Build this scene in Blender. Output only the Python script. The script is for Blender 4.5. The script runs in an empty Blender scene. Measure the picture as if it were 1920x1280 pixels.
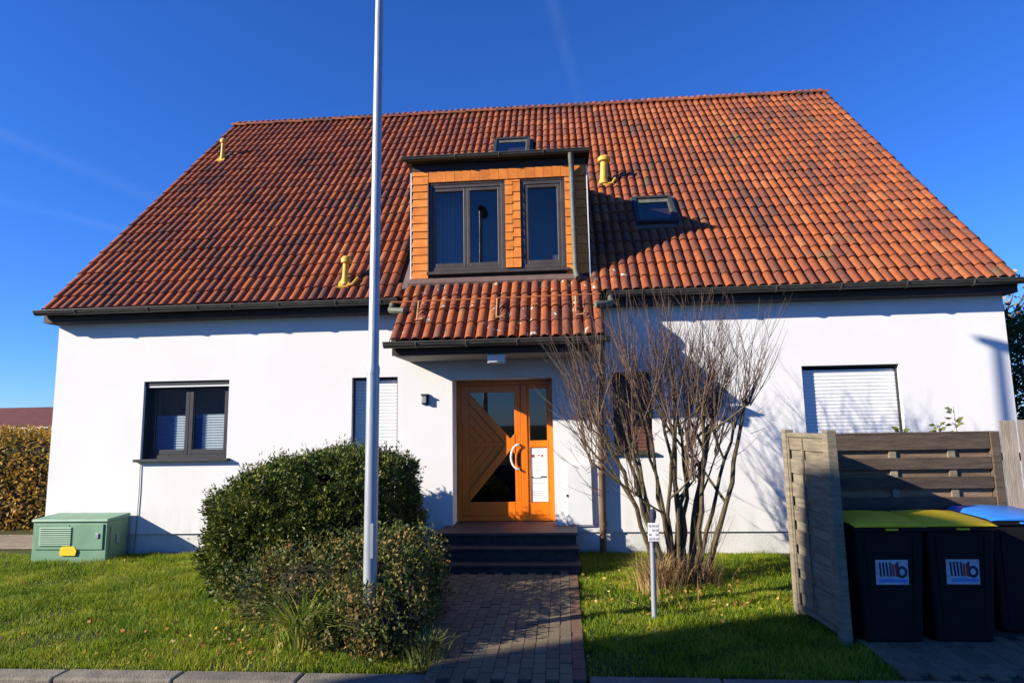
import bpy, bmesh, math, random
import numpy as np
from mathutils import Matrix, Vector
from math import sin, cos, tan, pi, radians, sqrt, atan2
random.seed(7); rng = np.random.default_rng(7)
sc = bpy.context.scene
COL = sc.collection

# ------------------------------------------------------------------ camera
cam_d = bpy.data.cameras.new('camera'); cam = bpy.data.objects.new('camera', cam_d); COL.objects.link(cam)
cam_d.sensor_width = 36.0; cam_d.lens = 22.041; cam_d.clip_end = 5000; cam_d.clip_start = .05
CAM = Vector((0.0, -9.485, 1.97))
_yaw, _pit, _rol = -0.0791, 0.1287, -0.0176
_f = Vector((sin(_yaw)*cos(_pit), cos(_yaw)*cos(_pit), sin(_pit)))
_r0 = Vector((cos(_yaw), -sin(_yaw), 0)); _u0 = _r0.cross(_f)
_r = cos(_rol)*_r0 + sin(_rol)*_u0; _u = -sin(_rol)*_r0 + cos(_rol)*_u0
m4 = Matrix((_r, _u, -_f)).transposed().to_4x4(); m4.translation = CAM
cam.matrix_world = m4
sc.camera = cam

# ------------------------------------------------------------------ sky and sun
SUN = Vector((-2.1, -1.0, 1.0)).normalized()          # towards the sun
w = bpy.data.worlds.new('World'); sc.world = w; w.use_nodes = True
nt = w.node_tree; nt.nodes.clear()
sky = nt.nodes.new('ShaderNodeTexSky'); sky.sky_type = 'NISHITA'; sky.sun_disc = False
sky.sun_elevation = math.asin(SUN.z); sky.sun_rotation = atan2(SUN.x, SUN.y)
sky.altitude = 300; sky.air_density = 1.0; sky.dust_density = 0.0; sky.ozone_density = 6.0
bg = nt.nodes.new('ShaderNodeBackground'); bg.inputs[1].default_value = .112
wo = nt.nodes.new('ShaderNodeOutputWorld')
hs = nt.nodes.new('ShaderNodeHueSaturation'); hs.inputs['Saturation'].default_value = 1.04
tn = nt.nodes.new('ShaderNodeMix'); tn.data_type = 'RGBA'; tn.blend_type = 'MULTIPLY'; tn.inputs[0].default_value = 1; tn.inputs[7].default_value = (.44, .61, 1.0, 1)   # cool white balance of the photograph's clear sky
nt.links.new(sky.outputs[0], tn.inputs[6]); nt.links.new(tn.outputs[2], hs.inputs['Color']); _sky = hs.outputs[0]
tc = nt.nodes.new('ShaderNodeTexCoord')
# thin old contrails: bands round great circles of the sky, broken up by noise
for (na, width, amt, seed) in (((-0.9673, 0.1486, -0.2057), 0.015, 0.075, 1.0), ((-0.4127, 0.0724, -0.908), 0.013, 0.07, 5.0), ((-0.2682, 0.1254, -0.9552), 0.010, 0.06, 9.0)):
    dp = nt.nodes.new('ShaderNodeVectorMath'); dp.operation = 'DOT_PRODUCT'; dp.inputs[1].default_value = na; nt.links.new(tc.outputs['Generated'], dp.inputs[0])
    ab = nt.nodes.new('ShaderNodeMath'); ab.operation = 'ABSOLUTE'; nt.links.new(dp.outputs['Value'], ab.inputs[0])
    mr0 = nt.nodes.new('ShaderNodeMapRange'); mr0.interpolation_type = 'SMOOTHSTEP'; mr0.inputs[1].default_value = 0; mr0.inputs[2].default_value = width; mr0.inputs[3].default_value = 1; mr0.inputs[4].default_value = 0
    nt.links.new(ab.outputs[0], mr0.inputs[0])
    nz = nt.nodes.new('ShaderNodeTexNoise'); nz.noise_dimensions = '4D'; nz.inputs['W'].default_value = seed; nz.inputs['Scale'].default_value = 5; nz.inputs['Detail'].default_value = 5; nt.links.new(tc.outputs['Generated'], nz.inputs[0])
    mr1 = nt.nodes.new('ShaderNodeMapRange'); mr1.inputs[1].default_value = .35; mr1.inputs[2].default_value = .75; mr1.inputs[3].default_value = 0; mr1.inputs[4].default_value = amt; nt.links.new(nz.outputs[0], mr1.inputs[0])
    ml = nt.nodes.new('ShaderNodeMath'); ml.operation = 'MULTIPLY'; nt.links.new(mr0.outputs[0], ml.inputs[0]); nt.links.new(mr1.outputs[0], ml.inputs[1])
    mx = nt.nodes.new('ShaderNodeMix'); mx.data_type = 'RGBA'; mx.inputs[7].default_value = (3.0, 4.2, 6.0, 1); nt.links.new(ml.outputs[0], mx.inputs[0]); nt.links.new(_sky, mx.inputs[6]); _sky = mx.outputs[2]
nt.links.new(_sky, bg.inputs[0]); nt.links.new(bg.outputs[0], wo.inputs[0])
sd = bpy.data.lights.new('sun', 'SUN'); sd.energy = 5.0; sd.angle = radians(.53); sd.color = (1.0, .91, .77)
so = bpy.data.objects.new('sun', sd); COL.objects.link(so)
so.rotation_euler = (-SUN).to_track_quat('-Z', 'Y').to_euler(); so.location = (-20, -20, 25)
vs = sc.view_settings; vs.view_transform = 'Standard'; vs.look = 'None'; vs.gamma = 1; vs.use_curve_mapping = False
vs.exposure = .92
sc.render.engine = 'CYCLES'; sc.cycles.use_denoising = True
sc.cycles.max_bounces = 6; sc.cycles.diffuse_bounces = 1; sc.cycles.transparent_max_bounces = 12

# ------------------------------------------------------------------ materials
def mat(name, c1, c2=None, scale=8.0, rough=.8, bump=0.0, bscale=40.0, spec=.3, metal=0.0, stretch=(1, 1, 1), spread=(.35, .65), per_object=0.0, detail=4, coat=0.0):
    m = bpy.data.materials.new(name); m.use_nodes = True; t = m.node_tree; N = t.nodes; L = t.links
    b = N['Principled BSDF']; b.inputs['Roughness'].default_value = rough
    b.inputs['Specular IOR Level'].default_value = spec; b.inputs['Metallic'].default_value = metal
    if coat: b.inputs['Coat Weight'].default_value = coat
    if c2 is None: c2 = tuple(x*.8 for x in c1)
    g = N.new('ShaderNodeNewGeometry'); mp = N.new('ShaderNodeMapping'); mp.inputs['Scale'].default_value = stretch
    L.new(g.outputs['Position'], mp.inputs[0])
    n = N.new('ShaderNodeTexNoise'); n.inputs['Scale'].default_value = scale; n.inputs['Detail'].default_value = detail
    L.new(mp.outputs[0], n.inputs[0])
    r = N.new('ShaderNodeMapRange'); r.inputs[1].default_value = spread[0]; r.inputs[2].default_value = spread[1]
    L.new(n.outputs[0], r.inputs[0])
    x = N.new('ShaderNodeMix'); x.data_type = 'RGBA'; x.inputs[6].default_value = (*c1, 1); x.inputs[7].default_value = (*c2, 1)
    L.new(r.outputs[0], x.inputs[0]); out = x.outputs[2]
    if per_object:
        oi = N.new('ShaderNodeObjectInfo'); h = N.new('ShaderNodeHueSaturation')
        mr = N.new('ShaderNodeMapRange'); mr.inputs[3].default_value = 1-per_object; mr.inputs[4].default_value = 1+per_object
        L.new(oi.outputs['Random'], mr.inputs[0]); L.new(mr.outputs[0], h.inputs['Value']); L.new(out, h.inputs['Color']); out = h.outputs[0]
    L.new(out, b.inputs['Base Color'])
    if bump:
        n2 = N.new('ShaderNodeTexNoise'); n2.inputs['Scale'].default_value = bscale; n2.inputs['Detail'].default_value = 6
        L.new(mp.outputs[0], n2.inputs[0])
        bp = N.new('ShaderNodeBump'); bp.inputs['Strength'].default_value = bump; bp.inputs['Distance'].default_value = .02
        L.new(n2.outputs[0], bp.inputs['Height']); L.new(bp.outputs[0], b.inputs['Normal'])
    return m

def ramp_mat(name, stops, noise_scale=.6, noise_amt=.25, rough=.75, spots=None, fine=30.0, translucent=0.0, bump=.0, spec=.3, spot_scale=14., spot_lo=.62, spot_hi=.68, spread=1.0):
    """colour picked per piece: object random + the per-face value 'tv', pushed by a slow noise"""
    m = bpy.data.materials.new(name); m.use_nodes = True; t = m.node_tree; N = t.nodes; L = t.links
    b = N['Principled BSDF']; b.inputs['Roughness'].default_value = rough; b.inputs['Specular IOR Level'].default_value = spec
    oi = N.new('ShaderNodeObjectInfo'); at = N.new('ShaderNodeAttribute'); at.attribute_name = 'tv'
    ad = N.new('ShaderNodeMath'); ad.operation = 'ADD'; L.new(oi.outputs['Random'], ad.inputs[0]); L.new(at.outputs['Fac'], ad.inputs[1])
    fr = N.new('ShaderNodeMath'); fr.operation = 'FRACT'; L.new(ad.outputs[0], fr.inputs[0])
    cm = N.new('ShaderNodeMapRange'); cm.inputs[3].default_value = .5-.5*spread; cm.inputs[4].default_value = .5+.5*spread; L.new(fr.outputs[0], cm.inputs[0]); fr = cm
    g = N.new('ShaderNodeNewGeometry')
    n = N.new('ShaderNodeTexNoise'); n.inputs['Scale'].default_value = noise_scale; n.inputs['Detail'].default_value = 3; L.new(g.outputs['Position'], n.inputs[0])
    mr = N.new('ShaderNodeMapRange'); mr.inputs[1].default_value = .3; mr.inputs[2].default_value = .7; mr.inputs[3].default_value = -noise_amt; mr.inputs[4].default_value = noise_amt; mr.clamp = False
    L.new(n.outputs[0], mr.inputs[0])
    nf = N.new('ShaderNodeTexNoise'); nf.inputs['Scale'].default_value = fine; nf.inputs['Detail'].default_value = 5; L.new(g.outputs['Position'], nf.inputs[0])
    mf = N.new('ShaderNodeMapRange'); mf.inputs[1].default_value = .3; mf.inputs[2].default_value = .7; mf.inputs[3].default_value = -.16; mf.inputs[4].default_value = .16
    L.new(nf.outputs[0], mf.inputs[0])
    s1 = N.new('ShaderNodeMath'); s1.operation = 'ADD'; L.new(fr.outputs[0], s1.inputs[0]); L.new(mr.outputs[0], s1.inputs[1])
    s2 = N.new('ShaderNodeMath'); s2.operation = 'ADD'; L.new(s1.outputs[0], s2.inputs[0]); L.new(mf.outputs[0], s2.inputs[1])
    cr = N.new('ShaderNodeValToRGB'); e = cr.color_ramp.elements
    while len(e) < len(stops): e.new(.5)
    for k, (p, c) in enumerate(stops): e[k].position = p; e[k].color = (*c, 1)
    L.new(s2.outputs[0], cr.inputs[0]); out = cr.outputs[0]
    if spots:
        for k, (c, sc_, lo, hi) in enumerate(spots):
            ns = N.new('ShaderNodeTexNoise'); ns.inputs['Scale'].default_value = sc_; ns.inputs['Detail'].default_value = 3; ns.noise_dimensions = '4D'; ns.inputs['W'].default_value = 3.7*k+1
            L.new(g.outputs['Position'], ns.inputs[0])
            ms = N.new('ShaderNodeMapRange'); ms.inputs[1].default_value = lo; ms.inputs[2].default_value = hi; L.new(ns.outputs[0], ms.inputs[0])
            x = N.new('ShaderNodeMix'); x.data_type = 'RGBA'; x.inputs[7].default_value = (*c, 1); L.new(ms.outputs[0], x.inputs[0]); L.new(out, x.inputs[6]); out = x.outputs[2]
    L.new(out, b.inputs['Base Color'])
    if bump:
        bp = N.new('ShaderNodeBump'); bp.inputs['Strength'].default_value = bump; bp.inputs['Distance'].default_value = .01
        L.new(nf.outputs[0], bp.inputs['Height']); L.new(bp.outputs[0], b.inputs['Normal'])
    if translucent:
        tr = N.new('ShaderNodeBsdfTranslucent'); L.new(out, tr.inputs[0])
        mx = N.new('ShaderNodeMixShader'); mx.inputs[0].default_value = translucent
        L.new(b.outputs[0], mx.inputs[1]); L.new(tr.outputs[0], mx.inputs[2]); L.new(mx.outputs[0], N['Material Output'].inputs[0])
    return m

def glass_mat(name, tint=(.55, .6, .65), ior=1.5):
    m = bpy.data.materials.new(name); m.use_nodes = True; t = m.node_tree; N = t.nodes; L = t.links
    N.remove(N['Principled BSDF'])
    tr = N.new('ShaderNodeBsdfTransparent'); tr.inputs[0].default_value = (*tint, 1)
    gl = N.new('ShaderNodeBsdfGlossy'); gl.inputs['Roughness'].default_value = .02; gl.inputs[0].default_value = (1, 1, 1, 1)
    fz = N.new('ShaderNodeFresnel'); fz.inputs[0].default_value = ior
    ml = N.new('ShaderNodeMath'); ml.operation = 'MULTIPLY'; ml.inputs[1].default_value = 1.8; L.new(fz.outputs[0], ml.inputs[0])   # two panes reflect
    gb = N.new('ShaderNodeNewGeometry'); iv = N.new('ShaderNodeMath'); iv.operation = 'SUBTRACT'; iv.inputs[0].default_value = 1; L.new(gb.outputs['Backfacing'], iv.inputs[1])
    m2 = N.new('ShaderNodeMath'); m2.operation = 'MULTIPLY'; L.new(ml.outputs[0], m2.inputs[0]); L.new(iv.outputs[0], m2.inputs[1]); ml = m2
    mx = N.new('ShaderNodeMixShader'); L.new(ml.outputs[0], mx.inputs[0]); L.new(tr.outputs[0], mx.inputs[1]); L.new(gl.outputs[0], mx.inputs[2])
    L.new(mx.outputs[0], N['Material Output'].inputs[0])
    # faint unevenness of the sheet
    n = N.new('ShaderNodeTexNoise'); n.inputs['Scale'].default_value = 1.5
    g = N.new('ShaderNodeNewGeometry'); L.new(g.outputs['Position'], n.inputs[0])
    bp = N.new('ShaderNodeBump'); bp.inputs['Strength'].default_value = .02; L.new(n.outputs[0], bp.inputs['Height']); L.new(bp.outputs[0], gl.inputs['Normal'])
    return m

M = {}
def plaster(name):
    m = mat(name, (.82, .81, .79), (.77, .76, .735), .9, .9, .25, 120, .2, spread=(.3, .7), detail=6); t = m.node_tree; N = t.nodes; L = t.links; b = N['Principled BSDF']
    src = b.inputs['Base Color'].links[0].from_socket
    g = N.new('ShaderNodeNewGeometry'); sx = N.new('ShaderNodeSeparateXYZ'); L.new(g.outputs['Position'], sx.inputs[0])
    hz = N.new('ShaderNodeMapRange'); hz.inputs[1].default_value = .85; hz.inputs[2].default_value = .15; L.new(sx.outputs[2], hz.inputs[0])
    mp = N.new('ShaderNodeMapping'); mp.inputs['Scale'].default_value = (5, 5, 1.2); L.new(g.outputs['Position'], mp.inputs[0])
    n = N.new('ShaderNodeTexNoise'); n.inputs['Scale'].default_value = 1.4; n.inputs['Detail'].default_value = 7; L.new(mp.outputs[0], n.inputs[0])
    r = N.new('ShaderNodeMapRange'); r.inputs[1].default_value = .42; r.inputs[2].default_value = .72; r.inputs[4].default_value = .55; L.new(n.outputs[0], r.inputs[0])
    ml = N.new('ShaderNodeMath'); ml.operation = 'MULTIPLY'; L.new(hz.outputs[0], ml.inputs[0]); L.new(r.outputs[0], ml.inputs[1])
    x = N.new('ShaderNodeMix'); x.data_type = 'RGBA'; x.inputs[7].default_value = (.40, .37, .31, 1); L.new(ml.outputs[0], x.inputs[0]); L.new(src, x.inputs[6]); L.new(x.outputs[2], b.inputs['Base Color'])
    return m
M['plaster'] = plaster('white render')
M['plinth'] = mat('plinth render', (.72, .71, .68), (.62, .61, .58), 3, .9, .3, 80, .2)
M['dark_metal'] = mat('dark gutter metal', (.045, .042, .036), (.075, .07, .055), 5, .45, .05, 30, .5)
M['patina'] = mat('weathered zinc', (.13, .145, .105), (.08, .08, .06), 7, .6, .05, 30, .4)
M['fascia'] = mat('dark stained wood', (.055, .035, .028), (.035, .022, .018), 9, .6, .2, 30, .3, stretch=(.3, 3, 3))
M['soffit'] = mat('soffit boards', (.34, .31, .28), (.26, .24, .22), 6, .8, .1, 30, .3, stretch=(.3, 3, 3))
M['anthracite'] = mat('anthracite frame', (.032, .033, .038), (.04, .041, .046), 5, .6, 0, 30, .3)
M['brownframe'] = mat('dark brown frame', (.05, .038, .03), (.07, .055, .045), 6, .45, .05, 30, .5)
M['greyframe'] = mat('grey gasket', (.18, .18, .17), (.22, .22, .2), 6, .5)
M['glass'] = glass_mat('window glass', (.86, .89, .9))
M['dimglass'] = glass_mat('tinted door glass', (.22, .2, .17))
M['shutter'] = mat('white shutter', (.84, .84, .82), (.80, .80, .78), 4, .5, 0, 30, .4)
M['brownshutter'] = mat('red brown shutter', (.16, .07, .05), (.12, .05, .04), 6, .6)
M['blind'] = mat('pleated blind', (.84, .87, .88), (.78, .82, .84), 5, .8)
M['blindshade'] = mat('pleated blind shade', (.10, .22, .50), (.09, .19, .44), 5, .8)  # shaded copy of the blind: frame shadow painted blue at each pane's left
M['orange'] = mat('orange door paint', (.87, .200, .001), (.79, .165, .001), 9, .42, .10, 60, .45, stretch=(5, 5, .5), coat=.1)
M['shingle'] = mat('orange cladding', (.72, .23, .035), (.60, .175, .025), 9, .65, .15, 60, .3, per_object=.13)
M['white'] = mat('white painted metal', (.80, .80, .78), (.74, .74, .72), 5, .4, 0, 30, .5)
M['flash'] = mat('brown flashing', (.17, .105, .085), (.12, .08, .07), 5, .6, .15, 15, .4)
M['yellow'] = mat('yellow vent plastic', (.72, .42, .03), (.58, .34, .05), 9, .5, .03, 30, .4)
M['galv'] = mat('galvanised steel', (.40, .425, .46), (.32, .345, .38), 6, .42, .03, 40, .5, .35, stretch=(3, 3, .6))
M['concrete'] = mat('dark step stone', (.055, .05, .048), (.036, .034, .033), 8, .8, .3, 60, .3)
M['steptop'] = mat('red brown step slab', (.13, .085, .075), (.095, .065, .058), 10, .6, .2, 60, .3)
M['cabinet'] = mat('pale green cabinet', (.19, .335, .215), (.155, .285, .18), 4, .55, .06, 60, .4)
M['stickyellow'] = mat('yellow sticker', (.80, .62, .03), (.75, .55, .03), 20, .5)
M['kerb'] = mat('kerb stone', (.235, .205, .155), (.15, .135, .105), 6, .9, .5, 60, .2, per_object=.12)
M['road'] = mat('asphalt', (.055, .055, .055), (.04, .04, .042), 30, .9, .6, 150, .2)
M['soil'] = mat('soil under turf', (.05, .065, .018), (.07, .06, .03), 3, .95, .5, 30, .1)
M['gravel'] = mat('beaten path', (.28, .23, .17), (.20, .165, .125), 5, .95, .6, 60, .1)
M['sand'] = mat('joint sand', (.09, .08, .065), (.06, .06, .045), 20, .95, .5, 80, .1)
M['wood'] = mat('weathered fence wood', (.27, .225, .155), (.17, .145, .105), 7, .85, .4, 30, .2, stretch=(.6, .6, 5), per_object=.2)
M['wooddark'] = mat('dark stained fence wood', (.12, .086, .062), (.075, .055, .042), 7, .8, .4, 30, .2, stretch=(.6, 3, 5), per_object=.22)
M['woodgrey'] = mat('grey weathered boards', (.30, .255, .215), (.20, .17, .145), 7, .9, .4, 30, .2, stretch=(5, 5, .5), per_object=.18)
M['woodbrown'] = mat('brown fence wood', (.25, .17, .11), (.17, .115, .075), 7, .85, .4, 30, .2, stretch=(.6, 3, 5), per_object=.2)
M['bin'] = mat('anthracite bin plastic', (.009, .0092, .010), (.012, .012, .013), 6, .6, .05, 80, .15)
M['lidyellow'] = mat('yellow bin lid', (.74, .54, .01), (.66, .47, .01), 6, .45, .03, 60, .4)
M['lidblue'] = mat('blue bin lid', (.03, .20, .62), (.025, .17, .55), 6, .4, .03, 60, .45)
M['paper'] = mat('white paper', (.78, .78, .76), (.72, .72, .71), 8, .7)
M['binlabel'] = mat('worn label', (.52, .54, .58), (.36, .38, .42), 25, .6)
M['ink'] = mat('dark ink', (.03, .03, .06), (.04, .04, .07), 8, .7)
M['inkred'] = mat('red ink', (.42, .035, .03), (.38, .03, .03), 8, .7)
M['inkblue'] = mat('blue ink', (.10, .28, .62), (.09, .24, .55), 8, .7)
M['inkgrey'] = mat('grey ink', (.35, .35, .37), (.30, .30, .32), 8, .7)
M['bark'] = mat('shrub bark', (.125, .10, .055), (.06, .048, .03), 14, .9, .5, 60, .2, stretch=(1, 1, .4))
M['twig'] = mat('shrub twigs', (.19, .125, .085), (.12, .075, .052), 9, .85)
M['yewwood'] = mat('twig hull', (.035, .032, .02), (.022, .022, .014), 8, .95, .6, 20, .1)
M['roofred'] = mat('distant roof tile', (.17, .06, .04), (.12, .045, .035), 3, .8, .3, 10, .2)
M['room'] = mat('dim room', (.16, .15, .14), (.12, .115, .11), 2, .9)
M['curtain'] = mat('net curtain', (.26, .26, .27), (.20, .20, .21), 10, .9, stretch=(8, 1, .2))
TS = [(0.0, (.095, .045, .030)), (.2, (.165, .052, .028)), (.5, (.24, .064, .024)), (.78, (.305, .081, .022)), (1.0, (.33, .118, .045))]
M['tile'] = ramp_mat('clay roof tile', TS, .8, .26, .72, spread=.72, spots=[((.12, .10, .05), 2.2, .62, .80), ((.09, .045, .035), 22, .60, .72)], fine=24, bump=.25)
M['tileold'] = ramp_mat('lichened roof tile', TS, .8, .16, .75, spread=.7, spots=[((.13, .12, .07), 6.0, .58, .70), ((.10, .045, .035), 22, .60, .70), ((.60, .55, .46), 13, .645, .685)], fine=24, bump=.3)
M['paver'] = ramp_mat('concrete paver', [(0, (.135, .10, .065)), (.4, (.165, .13, .08)), (.8, (.20, .155, .095)), (1, (.16, .105, .07))], 2, .15, .9, [((.12, .12, .06), 9, .60, .70)], 60, bump=.4)
M['paverred'] = ramp_mat('red paver', [(0, (.15, .08, .055)), (1, (.185, .105, .07))], 2, .15, .9, [((.12, .12, .06), 9, .60, .70)], 60, bump=.4)
M['grass'] = ramp_mat('lawn grass', [(0, (.035, .085, .008)), (.3, (.12, .215, .008)), (.7, (.28, .365, .010)), (1, (.44, .39, .05))], 1.6, .30, .6, translucent=.35)
M['yew'] = ramp_mat('yew needles', [(0, (.012, .028, .008)), (.4, (.045, .078, .011)), (.75, (.12, .15, .018)), (1, (.24, .22, .04))], 2.2, .10, .5, translucent=.2)
M['shrubleaf'] = ramp_mat('mixed shrub leaf', [(0, (.024, .042, .010)), (.4, (.075, .105, .018)), (.75, (.14, .15, .03)), (1, (.27, .17, .055))], 3.0, .20, .6, translucent=.25)
M['beech'] = ramp_mat('autumn beech leaf', [(0, (.08, .085, .02)), (.3, (.27, .17, .03)), (.65, (.48, .28, .035)), (1, (.56, .33, .10))], 1.4, .22, .6, translucent=.25)
M['blade'] = ramp_mat('arching leaf blades', [(0, (.13, .22, .02)), (.5, (.30, .38, .05)), (.85, (.50, .46, .14)), (1, (.50, .33, .12))], 3, .1, .55, translucent=.35)
M['dry'] = ramp_mat('dry grass stalks', [(0, (.22, .12, .05)), (.5, (.42, .27, .11)), (1, (.52, .38, .18))], 3, .12, .7, translucent=.25)
M['litter'] = ramp_mat('fallen leaves', [(0, (.22, .08, .03)), (.4, (.42, .18, .04)), (.75, (.55, .35, .06)), (1, (.50, .36, .20))], 3, .1, .7, translucent=.15)
M['conifer'] = ramp_mat('conifer foliage', [(0, (.015, .04, .014)), (.6, (.045, .095, .025)), (1, (.10, .14, .03))], .8, .2, .6, translucent=.15)
M['sprig'] = ramp_mat('rose leaves', [(0, (.09, .14, .04)), (1, (.25, .25, .07))], 3, .1, .5, translucent=.3)

# ------------------------------------------------------------------ mesh helpers
ORG = {}
def tag(o, label=None, cat=None, group=None, kind=None):
    if label: o['label'] = label
    if cat: o['category'] = cat
    if group: o['group'] = group
    if kind: o['kind'] = kind
    return o
def org(parent): return ORG.get(parent.name, Vector((0, 0, 0))) if parent else Vector((0, 0, 0))
def thing(name, loc, label, cat, group=None):
    o = bpy.data.objects.new(name, None); COL.objects.link(o); o.location = loc; o.empty_display_size = .2
    ORG[o.name] = Vector(loc); return tag(o, label, cat, group)
def link(name, me, parent=None, loc=None):
    """loc = world origin of the object"""
    o = bpy.data.objects.new(name, me); COL.objects.link(o)
    L = Vector(loc) if loc is not None else org(parent)
    if parent: o.parent = parent
    o.location = L - org(parent); ORG[o.name] = L
    return o
class MB:
    def __init__(s): s.v = []; s.f = []
    def add(s, v, f):
        n = len(s.v); s.v += [tuple(p) for p in v]; s.f += [tuple(i+n for i in q) for q in f]; return s
    def box(s, x0, x1, y0, y1, z0, z1):
        if x0 > x1: x0, x1 = x1, x0
        if y0 > y1: y0, y1 = y1, y0
        if z0 > z1: z0, z1 = z1, z0
        return s.add([(x0, y0, z0), (x1, y0, z0), (x1, y1, z0), (x0, y1, z0), (x0, y0, z1), (x1, y0, z1), (x1, y1, z1), (x0, y1, z1)],
                     [(0, 3, 2, 1), (4, 5, 6, 7), (0, 1, 5, 4), (1, 2, 6, 5), (2, 3, 7, 6), (3, 0, 4, 7)])
    def hexa(s, p):      # 8 points: bottom 4 ccw, top 4 ccw
        return s.add(p, [(0, 3, 2, 1), (4, 5, 6, 7), (0, 1, 5, 4), (1, 2, 6, 5), (2, 3, 7, 6), (3, 0, 4, 7)])
    def prism(s, poly, fn, a, b):   # poly 2-D, fn(u,v,w) -> point, extruded w from a to b
        n = len(poly)
        return s.add([fn(u, v, a) for u, v in poly]+[fn(u, v, b) for u, v in poly],
                     [tuple(range(n))[::-1], tuple(range(n, 2*n))]+[(i, (i+1) % n, n+(i+1) % n, n+i) for i in range(n)])
    def tube(s, pts, rad, n=8, cap=True):
        pts = [Vector(p) for p in pts]
        if not hasattr(rad, '__len__'): rad = [rad]*len(pts)
        V = []; ref = None
        for i, p in enumerate(pts):
            d = (pts[min(i+1, len(pts)-1)]-pts[max(i-1, 0)])
            if d.length < 1e-9: d = Vector((0, 0, 1))
            d.normalize()
            if ref is None: ref = Vector((1, 0, 0)) if abs(d.x) < .8 else Vector((0, 1, 0))
            a = (ref-d*ref.dot(d)).normalized(); b = d.cross(a); ref = a
            for k in range(n):
                t = 2*pi*k/n; V.append(p+(a*cos(t)+b*sin(t))*rad[i])
        F = []
        for i in range(len(pts)-1):
            for k in range(n):
                F.append((i*n+k, i*n+(k+1) % n, (i+1)*n+(k+1) % n, (i+1)*n+k))
        if cap: F += [tuple(range(n))[::-1], tuple(range((len(pts)-1)*n, len(pts)*n))]
        return s.add(V, F)
    def mesh(s, name, m, o=Vector((0, 0, 0)), smooth=False):
        me = bpy.data.meshes.new(name); me.from_pydata([(x-o[0], y-o[1], z-o[2]) for x, y, z in s.v], [], s.f)
        me.materials.append(m); me.validate()
        bm = bmesh.new(); bm.from_mesh(me); bmesh.ops.recalc_face_normals(bm, faces=bm.faces); bm.to_mesh(me); bm.free()
        if smooth: me.polygons.foreach_set('use_smooth', [True]*len(me.polygons))
        return me
    def build(s, name, m, parent=None, smooth=False, bevel=0, loc=None, seg=2):
        L = Vector(loc) if loc is not None else org(parent)
        o = link(name, s.mesh(name, m, L, smooth), parent, L)
        if bevel:
            b = o.modifiers.new('bevel', 'BEVEL'); b.width = bevel; b.segments = seg; b.limit_method = 'ANGLE'; b.angle_limit = radians(40)
            b.harden_normals = False
        if smooth:
            o.data.set_sharp_from_angle(angle=radians(42))
        return o
def clip_poly(poly, a, b, c):      # keep a*x+b*y<=c
    out = []
    for i in range(len(poly)):
        p, q = poly[i], poly[(i+1) % len(poly)]
        dp, dq = a*p[0]+b*p[1]-c, a*q[0]+b*q[1]-c
        if dp <= 0: out.append(p)
        if (dp < 0 < dq) or (dq < 0 < dp):
            t = dp/(dp-dq); out.append((p[0]+(q[0]-p[0])*t, p[1]+(q[1]-p[1])*t))
    return out
def holed(mb, us, vs_, holes, fn, depth, back=True):
    """flat sheet u x v with rectangular holes, each with reveals of the given depth along w"""
    U = sorted(set(us+[h[0] for h in holes]+[h[1] for h in holes])); V = sorted(set(vs_+[h[2] for h in holes]+[h[3] for h in holes]))
    for i in range(len(U)-1):
        for j in range(len(V)-1):
            cu, cv = (U[i]+U[i+1])/2, (V[j]+V[j+1])/2
            if any(h[0] < cu < h[1] and h[2] < cv < h[3] for h in holes): continue
            mb.add([fn(U[i], V[j], 0), fn(U[i+1], V[j], 0), fn(U[i+1], V[j+1], 0), fn(U[i], V[j+1], 0)], [(0, 1, 2, 3)])
    for h in holes:
        d = h[4] if len(h) > 4 else depth
        a = [(h[0], h[2]), (h[1], h[2]), (h[1], h[3]), (h[0], h[3])]
        for k in range(4):
            p, q = a[k], a[(k+1) % 4]
            mb.add([fn(*p, 0), fn(*q, 0), fn(*q, d), fn(*p, d)], [(0, 1, 2, 3)])
def big_mesh(name, V, F, m, tv=None, smooth=False):
    me = bpy.data.meshes.new(name); k = F.shape[1]
    me.vertices.add(len(V)); me.vertices.foreach_set('co', V.astype(np.float32).ravel())
    me.loops.add(F.size); me.loops.foreach_set('vertex_index', F.astype(np.int32).ravel())
    me.polygons.add(len(F)); me.polygons.foreach_set('loop_start', np.arange(0, F.size, k, dtype=np.int32))
    if tv is not None:
        a = me.attributes.new('tv', 'FLOAT', 'FACE'); a.data.foreach_set('value', tv.astype(np.float32))
    me.materials.append(m); me.update(calc_edges=True)
    return me
def unit(a): return a/np.maximum(np.linalg.norm(a, axis=1, keepdims=True), 1e-9)
def leaf_mesh(name, P, D, L, Wd, m, fold=.25):
    """rhombic leaves: base P, direction D, length L, half width Wd"""
    n = len(P); D = unit(D); S = unit(np.cross(D, rng.normal(size=(n, 3)))); Nn = np.cross(D, S)
    L = np.broadcast_to(L, (n,))[:, None]; Wd = np.broadcast_to(Wd, (n,))[:, None]
    mid = P+D*L*.45
    V = np.stack([P, mid+S*Wd+Nn*Wd*fold, P+D*L, mid-S*Wd+Nn*Wd*fold], 1).reshape(-1, 3)
    F = np.arange(4*n).reshape(n, 4)
    return big_mesh(name, V, F, m, rng.random(n))
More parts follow.
